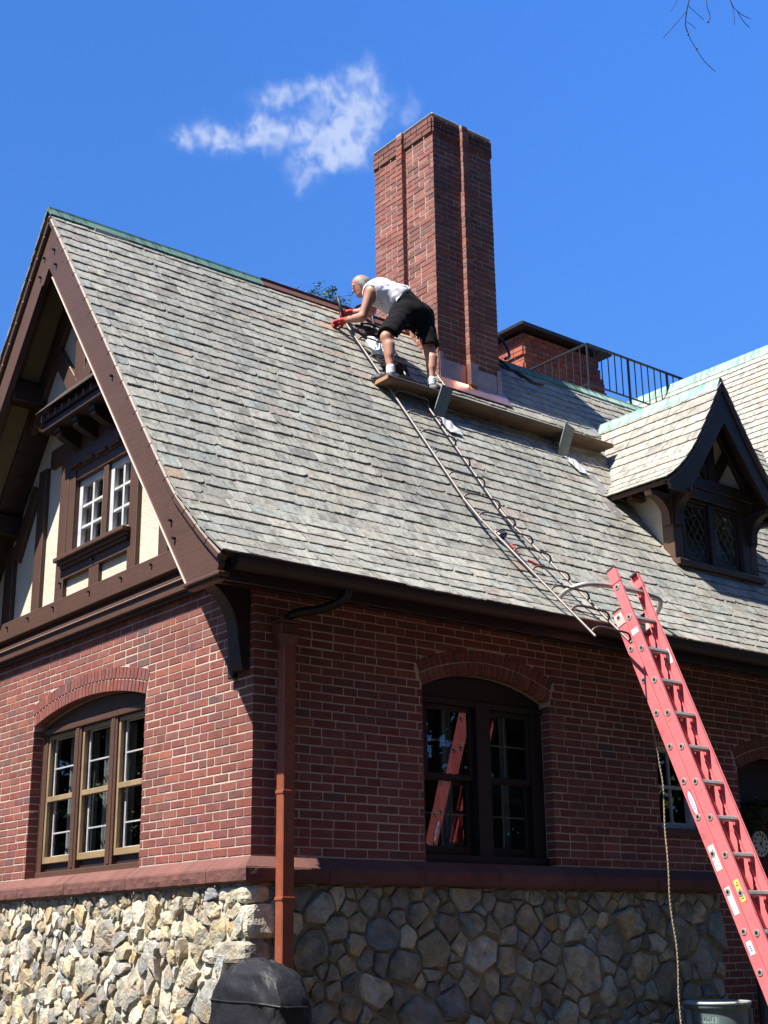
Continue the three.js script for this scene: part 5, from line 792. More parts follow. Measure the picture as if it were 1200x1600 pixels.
// ------------------------------------------------------------ plank on two roof brackets
{
  const C = [4.16, 7.038, -1.61], o = thing('scaffold_plank', 'long weathered plank laid level across two brackets on the roof', 'plank', C), B = new Build();
  B.add(bevelBox(3.32, 0.045, 0.288, 0.005), null, [1, 1, 1], [0.2, 0.4]); B.mesh('board', M.plank, o);
  const E = new Build(); E.add(bevelBox(0.003, 0.042, 0.28, 0.001), MT(-1.6605, 0, 0), [1.9, 1.6, 1.2]); E.mesh('end_grain', M.plank, o);
  [[3.22, 'grey steel roof bracket under the near end of the plank, beside the shoes'], [5.03, 'grey steel roof bracket under the far end of the plank, near the dormer']].forEach(([x, label], i) => {
    const b = thing('roof_bracket', label, 'roof bracket', [x, 7.0, -1.5]), r = (y, z) => [0, y - 7.0, z + 1.5];
    const P = new Build(), top = [0.05, 0.105, 0.06], bot = [-0.075, -0.29, 0.02]; beam(P, bot, top, 0.012, 0.15, [0, 0, 1], [0.75, 0.78, 0.72], 0.003); P.mesh('front_plate', M.galv, b);
    const A = new Build(); A.add(bevelBox(0.045, 0.012, 0.34, 0.002), MT(0.0, 0.008, -0.12)).add(bevelBox(0.006, 0.05, 0.33, 0.002), MT(0.022, -0.02, -0.12)); A.mesh('arm', M.galv, b);
    const S = new Build(); beam(S, [0, roofY(-1.36) + 0.04 - 7.0, 0.14], [0, roofY(-1.86) + 0.045 - 7.0, -0.36], 0.006, 0.05, [0, 0.6, 0.8], [1, 1, 1], 0.002); S.mesh('strap', M.galv, b);
  });
  // white pads tucked under the brackets
  [[3.235, -1.40, 'torn white sheet on the slates below the bracket nearest the worker', 0.17], [5.05, -1.355, 'white strip lying on the slates below the bracket nearest the dormer', 0.15]].forEach(([x, z, label, w], i) => {
    const s = thing('white_sheet', label, 'sheet', [x, roofY(z) + 0.05, z]), Q = new Build(), N = 10, pt = (i, j) => { const u = i / N - 0.5, v = j / N - 0.5, edge = j === 0 ? 0.03 * noise3(i * 0.9, x, 2) : 0; const a = u * w * 1.1 + v * 0.06, d = v * 0.26 + edge, h = 0.012 + 0.012 * noise3(u * 4 + x, v * 4, 1); return [a, d * -0.807 * -1 * 1 * -1 + h * 0.59, d * 0.59 + h * 0.807]; };
    for (let i = 0; i < N; i++) for (let j = 0; j < N; j++) Q.quad(pt(i, j + 1), pt(i + 1, j + 1), pt(i + 1, j), pt(i, j), [1, 1, 1]); Q.mesh('sheet', mat({ color: lin(0.40, 0.40, 0.415), roughness: 0.8, side: THREE.DoubleSide }), s);
  });
}

// ------------------------------------------------------------ loose things on the roof
function crumple(parent, name, m, ctr, W, L, amp, sd, col = [1, 1, 1], N = 22) { // a rumpled sheet lying on the main slope
  const Q = new Build(), P = (i, j) => { const u = i / N - 0.5, v = j / N - 0.5, r = Math.hypot(u, v) * 2, k = 1 + 0.35 * noise3(Math.atan2(v, u) * 1.3 + sd, sd, 0.5); const a = u * W * k, d = v * L * k, ridge = Math.abs(noise3(u * 3.2 + sd, v * 3.2, sd)) + 0.5 * Math.abs(noise3(u * 7 + sd, v * 7, sd + 3)); const h = 0.01 + amp * (0.35 + ridge) * (1 - 0.75 * Math.min(1, r * r)); return [a, -d * 0.807 + h * 0.59, d * 0.59 + h * 0.807]; };
  for (let i = 0; i < N; i++) for (let j = 0; j < N; j++) { const u = (i + 0.5) / N - 0.5, v = (j + 0.5) / N - 0.5; if (Math.hypot(u, v) > 0.5) continue; Q.quad(P(i, j), P(i, j + 1), P(i + 1, j + 1), P(i + 1, j), col); }
  return Q.mesh(name, m, parent);
}
{
  const on = (x, z, h = 0.045) => [x, roofY(z) + h, z];
  const bag = thing('plastic_bag', 'crumpled translucent white plastic sheet lying by the shoe of the worker', 'plastic sheet', on(2.93, -2.16)); crumple(bag, 'sheet', new THREE.MeshPhysicalMaterial({ vertexColors: true, color: lin(0.75, 0.77, 0.80), roughness: 0.35, transmission: 0.25, thickness: 0, side: THREE.DoubleSide }), null, 0.30, 0.40, 0.11, 4.4);
  const cl = thing('dark_cloth', 'bunched black cloth on the slates below the white plastic sheet', 'cloth', on(2.95, -1.95)); crumple(cl, 'cloth', mat({ color: lin(0.02, 0.02, 0.024), roughness: 1, side: THREE.DoubleSide }), null, 0.42, 0.26, 0.10, 9.1);
  const gear = thing('tool_pouch', 'dark brown tool bundle on the slates just under the bare ridge board', 'tool bundle', on(2.98, -2.36)); crumple(gear, 'pouch', mat({ color: lin(0.035, 0.02, 0.018), roughness: 0.9, side: THREE.DoubleSide }), null, 0.42, 0.20, 0.09, 14.2);
  { const B = new Build(), p = [[-0.12, 0.10, 0.0], [0.02, 0.14, 0.0], [0.13, 0.08, 0.06], [0.17, -0.04, 0.12], [0.16, -0.16, 0.20]]; tube(B, p, 0.013, 8, [1, 1, 1], 30); B.mesh('strap', M.black, gear); }
  const cb = thing('cable_coil', 'black cable looped over the green ridge right of the tall chimney', 'cable', on(5.1, -2.62, 0.09)); { const B = new Build(); tube(B, [[-0.42, 0.02, 0.02], [-0.28, 0.02, 0.05], [-0.1, 0.10, 0.02], [0.0, 0.26, -0.02], [0.12, 0.32, -0.04], [0.22, 0.22, -0.02], [0.22, 0.06, 0.03], [0.10, -0.02, 0.08]], 0.018, 9, [1, 1, 1], 60); tube(B, [[-0.38, 0.0, 0.05], [-0.2, -0.10, 0.12], [0.0, -0.22, 0.20], [0.12, -0.24, 0.24], [0.3, -0.34, 0.30], [0.50, -0.33, 0.30]], 0.018, 9, [1, 1, 1], 60); tube(B, [[-0.30, 0.0, 0.05], [-0.1, -0.05, 0.10], [0.08, -0.20, 0.19], [0.2, -0.30, 0.26]], 0.016, 9, [1, 1, 1], 40); B.mesh('cable', M.black, cb); }
  const hm = thing('slate_tool', 'slender dark tool with a red handle tucked between the roof ladder rungs', 'tool', on(2.79, -0.26)); { const B = new Build(), d = (x, t, h) => [x, -t * 0.76 + h * 0.6, t * 0.65 + h * 0.78]; beam(B, d(0, 0, 0.03), d(0.05, 0.55, 0.02), 0.012, 0.045, [0, 0.6, 0.8], [1, 1, 1], 0.003); B.add(bevelBox(0.11, 0.09, 0.05, 0.01), basis(d(-0.01, -0.02, 0.045), [0.94, 0.3, 0], [-0.2, 0.63, -0.75], [-0.22, 0.70, 0.66])); B.mesh('blade', mat({ color: lin(0.05, 0.045, 0.06), roughness: 0.4, metalness: 0.4 }), hm); const R = new Build(); cyl(R, d(0.03, 0.12, 0.035), d(0.055, 0.22, 0.03), 0.013, 0.013, 8); cyl(R, d(0.10, 0.34, 0.03), d(0.24, 0.42, 0.03), 0.013, 0.013, 8); R.mesh('handle', mat({ color: lin(0.35, 0.05, 0.03), roughness: 0.5 }), hm); }
}

// ------------------------------------------------------------ at the foot of the walls
{ // barbecue under a black cover
  const o = thing('grill_cover', 'barbecue under a creased black fabric cover in front of the downpipe', 'covered grill', [-0.355, 0.40, 0.68]), B = new Build(), hx = 0.155, hz = 0.37, NU = 96, NV = 56;
  const P = (i, j) => { // i round the cover, j from the hem (0) over the shoulder to the crown (1)
    const a = i / NU * 2 * Math.PI, t = j / NV, ca = Math.cos(a), sa = Math.sin(a), sq = e => Math.sign(e) * Math.pow(Math.abs(e), 0.42); let x, y, z;
    if (t < 0.55) { const k = t / 0.55; x = hx * sq(ca); z = hz * sq(sa); y = 0.90 * k; const fold = 0.014 * Math.sin(a * 9 + 2 * noise3(a, k * 2, 1)) * (1 - k) + 0.016 * noise3(a * 3, k * 4, 5) + 0.008 * noise3(a * 7, k * 9, 2); x += fold * ca; z += fold * sa; const fl = 1 + 0.05 * (1 - k); x *= fl; z *= fl; y -= 0.02 * Math.sin(a + 0.6) * k; }
    else { // hood: cloth drawn from the shoulder to a rounded crown set back from the front edge
      const k = (t - 0.55) / 0.45, r = 1 - k, px = hx * sq(ca), pz = hz * sq(sa), h = 0.225; x = px * r + 0.02 * k; z = pz * r - 0.02 * k; const bow = Math.pow(1 - Math.pow(r, 2.4), 0.62);
      y = 0.90 + h * bow + 0.018 * noise3(a * 1.6, k * 4, 7) * r - 0.02 * Math.sin(a + 0.6) * r; const c = 0.010 * Math.sin(k * 11 + 3 * noise3(a * 1.2, 1, 2)) * r * k * 2; const cr = Math.abs(noise3(x * 9 + 2, z * 7 + y * 3, 3.3)) + 0.6 * Math.abs(noise3(x * 19, z * 15, 8.1)); y += c + 0.02 * (0.5 - cr) * Math.min(1, k * 5); }
    { const q = 1 - Math.abs(noise3(x * 6 + 1.3, y * 5 + x * 3, z * 5)) * 2.4, q2 = 1 - Math.abs(noise3(x * 11 + y * 4, y * 4 + 7, z * 10 + x * 5)) * 2.4, d = (0.020 * Math.max(0, q) ** 2 + 0.012 * Math.max(0, q2) ** 2) * (t < 0.06 ? 0.5 : 1), L = Math.hypot(x, z) || 1, up = t < 0.55 ? 0 : (t - 0.55) / 0.45; x += d * x / L * (1 - up); z += d * z / L * (1 - up); y += d * up * 1.2; }
    return [x, y, z];
  };
  for (let i = 0; i < NU; i++) for (let j = 0; j < NV; j++) { const a = P(i, j), b = P(i + 1, j), c = P(i + 1, j + 1), d = P(i, j + 1); B.tri(a, c, b, [1, 1, 1]); if (j < NV - 1) B.tri(a, d, c, [1, 1, 1]); }
  const g = mergeVertices((() => { const q = B.geo(); q.deleteAttribute('normal'); q.deleteAttribute('uv'); return q; })(), 1e-4); g.computeVertexNormals(); { const p = g.attributes.position, uv = []; for (let i = 0; i < p.count; i++) uv.push(p.getX(i) + p.getZ(i) * 0.8, p.getY(i) + 0.4 * p.getX(i)); g.setAttribute('uv', new THREE.Float32BufferAttribute(uv, 2)); }
  const cm = new THREE.MeshPhysicalMaterial({ color: lin(0.012, 0.012, 0.015), bumpMap: T.wrinkle, bumpScale: 0.005, roughness: 0.6, specularIntensity: 0.6 }); const m = finish(new THREE.Mesh(g, cm)); m.name = 'cover'; o.add(m);
  const Sm = new Build(), loop = []; for (let i = 0; i <= NU; i++) { const p = P(i, Math.round(NV * 0.53)); loop.push([p[0] * 1.015, p[1], p[2] * 1.01]); } tube(Sm, loop, 0.006, 6, [1, 1, 1], 120); Sm.mesh('seam', M.black, o);
}
{ // grey-green rubbish bin
  const o = thing('trash_can', 'round grey-green plastic bin with a pale rim at the foot of the ladder', 'bin', [4.24, 0.42, 0.60]), pts = [[0, 0.02], [0.20, 0.02], [0.215, 0.04], [0.245, 0.60], [0.25, 0.66], [0.268, 0.665], [0.272, 0.69], [0.268, 0.715], [0.256, 0.715], [0.25, 0.69], [0.236, 0.6], [0.205, 0.06], [0, 0.06]].map(p => new THREE.Vector2(...p));
  const bm = mat({ color: lin(0.15, 0.21, 0.21), map: T.metal, roughness: 0.5 }); new Build().add(new THREE.LatheGeometry(pts, 48)).mesh('body', bm, o);
  for (const a of [0.5, 0.5 + Math.PI]) { const H = new Build(); H.add(bevelBox(0.05, 0.16, 0.11, 0.012), new THREE.Matrix4().makeRotationY(-a).multiply(MT(0.265, 0.585, 0))); H.mesh('handle', bm, o); }
  const R = new Build(); R.add(new THREE.TorusGeometry(0.268, 0.014, 10, 60).rotateX(Math.PI / 2), MT(0, 0.708, 0)); R.mesh('rim', mat({ color: lin(0.32, 0.34, 0.34), roughness: 0.4 }), o);
  const cv = document.createElement('canvas'); cv.width = 512; cv.height = 160; const g = cv.getContext('2d'); g.fillStyle = '#7d8f8c'; g.fillRect(0, 0, 512, 160); g.fillStyle = '#101312'; g.font = 'bold 118px sans-serif'; g.textAlign = 'center'; g.textBaseline = 'middle'; g.fillText('BRUTE', 256, 84);
  const t = new THREE.CanvasTexture(cv); t.colorSpace = THREE.SRGBColorSpace; const cg = new THREE.CylinderGeometry(0.2465, 0.2425, 0.075, 24, 1, true, -1.62, 0.74); const m = finish(new THREE.Mesh(cg, new THREE.MeshStandardMaterial({ map: t, roughness: 0.5 }))); m.name = 'lettering'; m.position.y = 0.595; o.add(m);
}
{ // by the doorway
  const c = thing('wall_clock', 'round white clock face with dark marks hanging in the arched doorway', 'clock', [6.17, 2.53, -0.24]); const B = new Build(), q = new THREE.Matrix4().makeRotationX(Math.PI / 2); B.add(new THREE.CylinderGeometry(0.125, 0.125, 0.025, 36), q); B.mesh('face', mat({ color: lin(0.62, 0.62, 0.60), roughness: 0.5 }), c);
  const K = new Build(); for (let i = 0; i < 12; i++) { const a = i * Math.PI / 6; K.add(bevelBox(0.018, 0.026, 0.004, 0.001), MT(0.092 * Math.sin(a), 0.092 * Math.cos(a), 0.0145).multiply(new THREE.Matrix4().makeRotationZ(-a))); } K.add(new THREE.CylinderGeometry(0.013, 0.013, 0.01, 12), MT(0, 0, 0.016).multiply(q)); K.mesh('marks', M.black, c);
  const Hd = new Build(); Hd.add(bevelBox(0.010, 0.06, 0.003, 0.001), MT(0.0, -0.02, 0.0185).multiply(new THREE.Matrix4().makeRotationZ(0.9))).add(bevelBox(0.007, 0.085, 0.003, 0.001), MT(0.01, 0.03, 0.022).multiply(new THREE.Matrix4().makeRotationZ(-0.3))); Hd.mesh('hands', M.black, c);
  const pl = thing('hanging_plant', 'leafy hanging plant with pale flowers just above the white clock', 'plant', [6.14, 2.86, -0.12]); const pot = new Build(); pot.add(new THREE.LatheGeometry([[0.001, -0.14], [0.07, -0.13], [0.11, -0.05], [0.12, 0.0], [0.11, 0.0], [0.001, -0.02]].map(p => new THREE.Vector2(...p)), 18)); pot.mesh('pot', mat({ color: lin(0.06, 0.05, 0.04), roughness: 1 }), pl); { const w = new Build(); for (let i = 0; i < 3; i++) cyl(w, [0.11 * Math.cos(i * 2.1), 0, 0.11 * Math.sin(i * 2.1)], [0, 0.42, 0], 0.003, 0.003, 5); w.mesh('hanger', M.iron, pl); }
  const F = new Build(); for (let i = 0; i < 260; i++) { const a = rr(0, 6.28), r = Math.sqrt(rnd()) * 0.22, y = rr(-0.18, 0.14) - r * 0.3, s = rr(0.03, 0.055); const m = new THREE.Matrix4().makeRotationFromEuler(new THREE.Euler(rr(-1, 1), rr(0, 6.28), rr(-1, 1))).setPosition(r * Math.cos(a), y, r * Math.sin(a)); const lf = new Build(), lc = rnd() < 0.04 ? [0.2, 0.18, 0.15] : jit([0.035, 0.075, 0.022], 0.35); lf.quad([-s * 0.3, 0, 0], [0, 0.004, -s], [s * 0.3, 0, 0], [0, -0.003, s], lc); F.add(lf.geo(), m, lc); } stuff(F.mesh('foliage', new THREE.MeshPhysicalMaterial({ vertexColors: true, roughness: 1, specularIntensity: 0.2, side: THREE.DoubleSide }), pl));
  const bx = thing('porch_planter', 'square grey planter box beside the arched doorway', 'planter', [5.78, 0.42, 0.16]); const W = new Build(); W.add(bevelBox(0.30, 0.72, 0.30, 0.015), MT(0, 0.36, 0)); const bd = W.mesh('box', mat({ color: lin(0.28, 0.29, 0.31), map: T.metal, roughness: 0.6 }), bx); const Rm = new Build(); for (const s of [-1, 1]) { Rm.add(bevelBox(0.34, 0.05, 0.03, 0.006), MT(0, 0.735, s * 0.155)); Rm.add(bevelBox(0.03, 0.05, 0.278, 0.006), MT(s * 0.155, 0.735, 0)); } Rm.mesh('rim', mat({ color: lin(0.33, 0.34, 0.36), roughness: 0.6 }), bx); 
  const po = thing('iron_post', 'slim black iron post standing left of the arched doorway', 'post', [5.475, 0.42, 0.12]); const Pp = new Build(); cyl(Pp, [0, 0.03, 0], [0, 1.18, 0], 0.022, 0.02, 12); Pp.mesh('shaft', M.iron, po); const Pf = new Build(); Pf.add(new THREE.CylinderGeometry(0.11, 0.12, 0.04, 20), MT(0, 0.02, 0)).add(new THREE.SphereGeometry(0.035, 14, 10), MT(0, 1.2, 0)); Pf.mesh('base', M.iron, po);
}

// ------------------------------------------------------------ the worker: skin and clothes meshed from smooth distance fields
function netMesh(field, lo, hi, h) { // naive surface nets
  const n = [0, 1, 2].map(i => Math.ceil((hi[i] - lo[i]) / h) + 1), [nx, ny, nz] = n, val = new Float32Array(nx * ny * nz), id = new Int32Array(nx * ny * nz).fill(-1), at = (i, j, k) => i + nx * (j + ny * k);
  for (let k = 0; k < nz; k++) for (let j = 0; j < ny; j++) for (let i = 0; i < nx; i++) val[at(i, j, k)] = field(lo[0] + i * h, lo[1] + j * h, lo[2] + k * h);
  const pos = [], idx = [];
  for (let k = 0; k < nz - 1; k++) for (let j = 0; j < ny - 1; j++) for (let i = 0; i < nx - 1; i++) {
    let c = 0, sx = 0, sy = 0, sz = 0; const v = q => val[at(i + (q & 1), j + ((q >> 1) & 1), k + (q >> 2))];
    for (let a = 0; a < 8; a++) for (const b of [1, 2, 4]) if (!(a & b)) { const p = v(a), q = v(a | b); if ((p < 0) !== (q < 0)) { const t = p / (p - q); c++; sx += (a & 1) + (b === 1 ? t : 0); sy += ((a >> 1) & 1) + (b === 2 ? t : 0); sz += (a >> 2) + (b === 4 ? t : 0); } }
    if (c) { id[at(i, j, k)] = pos.length / 3; pos.push(lo[0] + (i + sx / c) * h, lo[1] + (j + sy / c) * h, lo[2] + (k + sz / c) * h); }
  }
  const face = (a, b, c, d, flip) => { if (a < 0 || b < 0 || c < 0 || d < 0) return; if (flip) idx.push(a, c, b, a, d, c); else idx.push(a, b, c, a, c, d); };
  for (let k = 1; k < nz - 1; k++) for (let j = 1; j < ny - 1; j++) for (let i = 1; i < nx - 1; i++) {
    const v = val[at(i, j, k)] < 0;
    if (v !== val[at(i + 1, j, k)] < 0) face(id[at(i, j - 1, k - 1)], id[at(i, j, k - 1)], id[at(i, j, k)], id[at(i, j - 1, k)], !v);
    if (v !== val[at(i, j + 1, k)] < 0) face(id[at(i - 1, j, k - 1)], id[at(i - 1, j, k)], id[at(i, j, k)], id[at(i, j, k - 1)], !v);
    if (v !== val[at(i, j, k + 1)] < 0) face(id[at(i - 1, j - 1, k)], id[at(i, j - 1, k)], id[at(i, j, k)], id[at(i - 1, j, k)], !v);
  }
  const g = new THREE.BufferGeometry(); g.setAttribute('position', new THREE.Float32BufferAttribute(pos, 3)); g.setIndex(idx); g.computeVertexNormals(); return g;
}
const smin = (a, b, k) => { const h = clamp(0.5 + 0.5 * (b - a) / k); return lerp(b, a, h) - k * h * (1 - h); };
const cap = (x, y, z, a, b, ra, rb) => { const bx = b[0] - a[0], by = b[1] - a[1], bz = b[2] - a[2], px = x - a[0], py = y - a[1], pz = z - a[2], t = clamp((px * bx + py * by + pz * bz) / (bx * bx + by * by + bz * bz)); return Math.hypot(px - bx * t, py - by * t, pz - bz * t) - lerp(ra, rb, t); };
{
  const base = [2.95, 7.06, -1.62], o = thing('person', 'worker in white tank top, black shorts and red gloves bending over the roof ladder', 'person', base);
  const J = (x, y, z) => [x - base[0], y - base[1], z - base[2]];
  const ank = [J(2.665, 7.165, -1.615), J(3.195, 7.165, -1.60)], knee = [J(2.655, 7.585, -1.675), J(3.235, 7.59, -1.665)], hip = [J(2.965, 7.965, -1.765), J(3.195, 8.005, -1.755)];
  const sho = [J(2.665, 8.20, -1.935), J(2.905, 8.385, -2.115)], elb = [J(2.602, 7.925, -2.0), J(2.855, 8.135, -2.165)], wri = [J(2.525, 7.945, -2.215), J(2.745, 8.165, -2.36)], hnd = [J(2.49, 7.945, -2.29), J(2.695, 8.165, -2.42)];
  const neck0 = J(2.775, 8.335, -2.035), head = J(2.672, 8.352, -2.11), pel = J(3.075, 8.015, -1.755), waist = J(2.975, 8.165, -1.83), chest = J(2.845, 8.265, -1.965);
  const add3 = (a, b, t = 1) => [a[0] + b[0] * t, a[1] + b[1] * t, a[2] + b[2] * t], mid = (a, b, t = 0.5) => [lerp(a[0], b[0], t), lerp(a[1], b[1], t), lerp(a[2], b[2], t)], nrm = a => { const l = Math.hypot(...a); return a.map(v => v / l); }, sub = (a, b) => [a[0] - b[0], a[1] - b[1], a[2] - b[2]], crs = (a, b) => [a[1] * b[2] - a[2] * b[1], a[2] * b[0] - a[0] * b[2], a[0] * b[1] - a[1] * b[0]], dot = (a, b) => a[0] * b[0] + a[1] * b[1] + a[2] * b[2];
  // head axes: looking down and along towards the hands
  const hf = nrm([-0.70, -0.42, -0.56]), hr0 = nrm(crs(hf, [0, 1, 0])), hu = crs(hr0, hf);
  const hp = (f, u, r) => [head[0] + hf[0] * f + hu[0] * u + hr0[0] * r, head[1] + hf[1] * f + hu[1] * u + hr0[1] * r, head[2] + hf[2] * f + hu[2] * u + hr0[2] * r];
  const headF = (x, y, z) => {
    const d = [x - head[0], y - head[1], z - head[2]], f = dot(d, hf), u = dot(d, hu), r = dot(d, hr0);
    const el = (F, U, R, a, b, c) => { const q = Math.hypot((f - F) / a, (u - U) / b, (r - R) / c); return (q - 1) * Math.min(a, b, c); };
    let s = el(-0.012, 0.035, 0, 0.098, 0.088, 0.078); s = smin(s, el(0.022, -0.035, 0, 0.070, 0.075, 0.062), 0.03); s = smin(s, el(0.055, -0.088, 0, 0.035, 0.028, 0.036), 0.03);
    s = smin(s, cap(f, u, r, [0.078, 0.022, 0], [0.100, -0.020, 0], 0.009, 0.012), 0.014); s = smin(s, cap(f, u, r, [0.080, 0.030, -0.034], [0.080, 0.030, 0.034], 0.012, 0.012), 0.014);
    for (const k of [-1, 1]) { s = Math.max(s, -(Math.hypot(f - 0.098, u - 0.010, r - k * 0.031) - 0.011)); s = smin(s, el(-0.008, 0.004, k * 0.080, 0.020, 0.032, 0.009), 0.008); }
    s = Math.max(s, -(cap(f, u, r, [0.092, -0.060, -0.020], [0.092, -0.060, 0.020], 0.004, 0.004)));
    return s;
  };
  const torsoF = (x, y, z) => { let s = smin(cap(x, y, z, hip[0], hip[1], 0.118, 0.118), cap(x, y, z, pel, waist, 0.140, 0.140), 0.06); s = smin(s, cap(x, y, z, waist, chest, 0.142, 0.140), 0.05); const cl = mid(chest, sho[0], 0.55), cr = mid(chest, sho[1], 0.55); s = smin(s, cap(x, y, z, cl, cr, 0.126, 0.126), 0.05); s = smin(s, cap(x, y, z, mid(sho[0], neck0, 0.25), mid(sho[1], neck0, 0.25), 0.062, 0.062), 0.05); return s; };
  const armF = (x, y, z) => { let s = 9; for (const k of [0, 1]) { let a = smin(cap(x, y, z, sho[k], elb[k], 0.063, 0.047), cap(x, y, z, elb[k], wri[k], 0.047, 0.031), 0.02); a = smin(a, cap(x, y, z, mid(elb[k], wri[k], 0.12), mid(elb[k], wri[k], 0.42), 0.046, 0.042), 0.02); s = Math.min(s, a); } return s; };
  const legF = (x, y, z) => { let s = 9; for (const k of [0, 1]) { let a = smin(cap(x, y, z, hip[k], knee[k], 0.098, 0.060), cap(x, y, z, knee[k], ank[k], 0.056, 0.037), 0.03); const ca = mid(knee[k], ank[k], 0.30); a = smin(a, cap(x, y, z, add3(ca, [0.012, 0.03, 0.026]), add3(mid(knee[k], ank[k], 0.5), [0.008, 0, 0.018]), 0.050, 0.043), 0.03); a = smin(a, cap(x, y, z, ank[k], add3(ank[k], [0, -0.06, 0]), 0.037, 0.04), 0.02); s = Math.min(s, a); } return s; };
  const neckF = (x, y, z) => cap(x, y, z, add3(neck0, [0.02, -0.02, 0.02]), hp(-0.03, -0.05, 0), 0.064, 0.058);
  const bodyF = (x, y, z) => { let s = smin(torsoF(x, y, z), armF(x, y, z), 0.035); s = smin(s, legF(x, y, z), 0.04); s = smin(s, neckF(x, y, z), 0.03); return smin(s, headF(x, y, z), 0.012); };
  const skin = new THREE.MeshPhysicalMaterial({ color: lin(0.36, 0.165, 0.105), map: T.sand.clone(), roughness: 0.55, sheen: 0.15 }); skin.map = null;
  const put = (name, g, m, parent = o) => { const q = finish(new THREE.Mesh(g, m)); q.name = name; parent.add(q); return q; };
  const bb = (pts, pad) => [[0, 1, 2].map(i => Math.min(...pts.map(p => p[i])) - pad), [0, 1, 2].map(i => Math.max(...pts.map(p => p[i])) + pad)];
  const headOnly = [hp(0, 0, 0)];
  // one body: coarse field for trunk and limbs, fine field for the head, joined at the neck
  const cut = (x, y, z) => dot(sub([x, y, z], mid(neck0, head, 0.42)), nrm(sub(head, neck0)));
  const [bl, bh] = bb([...ank, ...knee, ...hip, ...sho, ...elb, ...wri, head].concat([add3(ank[0], [0, -0.07, 0]), add3(ank[1], [0, -0.07, 0])]), 0.17);
  const gBody = netMesh((x, y, z) => (Math.hypot(x - head[0], y - head[1], z - head[2]) < 0.185 ? Math.max(bodyF(x, y, z), cut(x, y, z) - 0.012) : bodyF(x, y, z)), bl, bh, 0.0125);
  const [hl, hh] = bb(headOnly, 0.165), gHead = netMesh((x, y, z) => Math.max(smin(headF(x, y, z), smin(neckF(x, y, z), torsoF(x, y, z), 0.03), 0.02), -cut(x, y, z) - 0.02), hl, hh, 0.0048);
  put('body', mergeGeometries([gBody, gHead]), skin);
  // eyes and grey cropped hair
  const eye = new Build(); for (const k of [-1, 1]) eye.add(new THREE.SphereGeometry(0.0105, 12, 8), MT(...hp(0.089, 0.010, k * 0.031))); eye.mesh('eyes', mat({ color: lin(0.35, 0.33, 0.31), roughness: 0.3 }), o);
  put('hair', netMesh((x, y, z) => { const d = sub([x, y, z], head), f = dot(d, hf), u = dot(d, hu), r = dot(d, hr0); let s = headF(x, y, z) - 0.004 - 0.002 * noise3(x * 160, y * 160, z * 160); s = Math.max(s, -(u + 0.045 + Math.max(0, f) * -0.6)); s = Math.max(s, u - 0.055 + 0.25 * Math.max(0, f)); s = Math.max(s, (f - 0.030) - Math.max(0, 0.0) * u); s = Math.max(s, -(Math.hypot((f - 0.02) * 0.9, u - 0.135, r) - 0.088)); return Math.max(s, -(headF(x, y, z) + 0.006)); }, hl, hh, 0.0055), new THREE.MeshStandardMaterial({ color: lin(0.30, 0.275, 0.25), roughness: 1 }));
  // white tank top: torso skin pushed out, open at neck and arms, hem over the shorts
  const up = nrm(sub(chest, pel)), fold = (x, y, z) => 0.009 * noise3(x * 17 + 3, y * 17, z * 17) + 0.007 * Math.sin((x * 0.7 + y * 0.6 - z) * 70 + 2 * noise3(x * 9, y * 9, z * 9));
  const tankF = (x, y, z) => { const t = dot(sub([x, y, z], waist), up); let s = torsoF(x, y, z) - 0.012 - fold(x, y, z) * (t < 0.16 ? 1.5 : 0.6); // belly cloth hangs a little away
    const bel = add3(mid(waist, chest, 0.35), [-0.035, -0.085, -0.06]); s = smin(s, cap(x, y, z, bel, add3(bel, [0.06, -0.02, 0.05]), 0.075, 0.06), 0.07);
    s = Math.max(s, -(t + 0.035)); for (const k of [0, 1]) { const sd = nrm(sub(sho[k], chest)); s = Math.max(s, -(cap(x, y, z, add3(sho[k], sd, 0.015), add3(elb[k], sd, 0.02), 0.082, 0.075))); } s = Math.max(s, -(Math.hypot(...sub([x, y, z], add3(neck0, nrm(sub(head, neck0)), 0.025))) - 0.088)); return Math.max(s, -(torsoF(x, y, z) + 0.012)); };
  const [tl, th] = bb([pel, waist, chest, ...sho, neck0], 0.22); put('tank_top', netMesh(tankF, tl, th, 0.0095), new THREE.MeshStandardMaterial({ color: lin(0.62, 0.60, 0.63), roughness: 0.95 }));
  // loose black shorts to the knee
  const shortF = (x, y, z) => { let s = smin(cap(x, y, z, hip[0], hip[1], 0.142, 0.142), cap(x, y, z, pel, add3(waist, up, -0.045), 0.158, 0.150), 0.05); for (const k of [0, 1]) { const end = add3(knee[k], nrm(sub(knee[k], hip[k])), 0.01); let l = cap(x, y, z, hip[k], end, 0.132, 0.108); l = Math.max(l, dot(sub([x, y, z], add3(knee[k], [0, 0.035, 0])), nrm(sub(knee[k], hip[k])))); s = k === 0 ? smin(s, l, 0.05) : smin(s, l, 0.05); } s -= 0.4 * fold(x * 0.8, y * 0.8, z * 0.8); s = Math.max(s, dot(sub([x, y, z], add3(waist, up, -0.01)), up)); const inn = Math.min(smin(cap(x, y, z, hip[0], hip[1], 0.11, 0.11), 9, 0.01), cap(x, y, z, hip[0], add3(knee[0], [0, -0.2, 0]), 0.112, 0.092), cap(x, y, z, hip[1], add3(knee[1], [0, -0.2, 0]), 0.112, 0.092)); return Math.max(s, -inn); };
  const [sl, sh] = bb([...hip, ...knee, waist], 0.2); put('shorts', netMesh(shortF, sl, sh, 0.0105), new THREE.MeshPhysicalMaterial({ specularIntensity: 0.35, color: lin(0.006, 0.006, 0.008), roughness: 1 }));
  // socks and trainers; left shoe points along the plank, right shoe towards the slope
  const toe = [nrm([-0.88, -0.0, -0.42]), nrm([-0.42, 0, -0.9])];
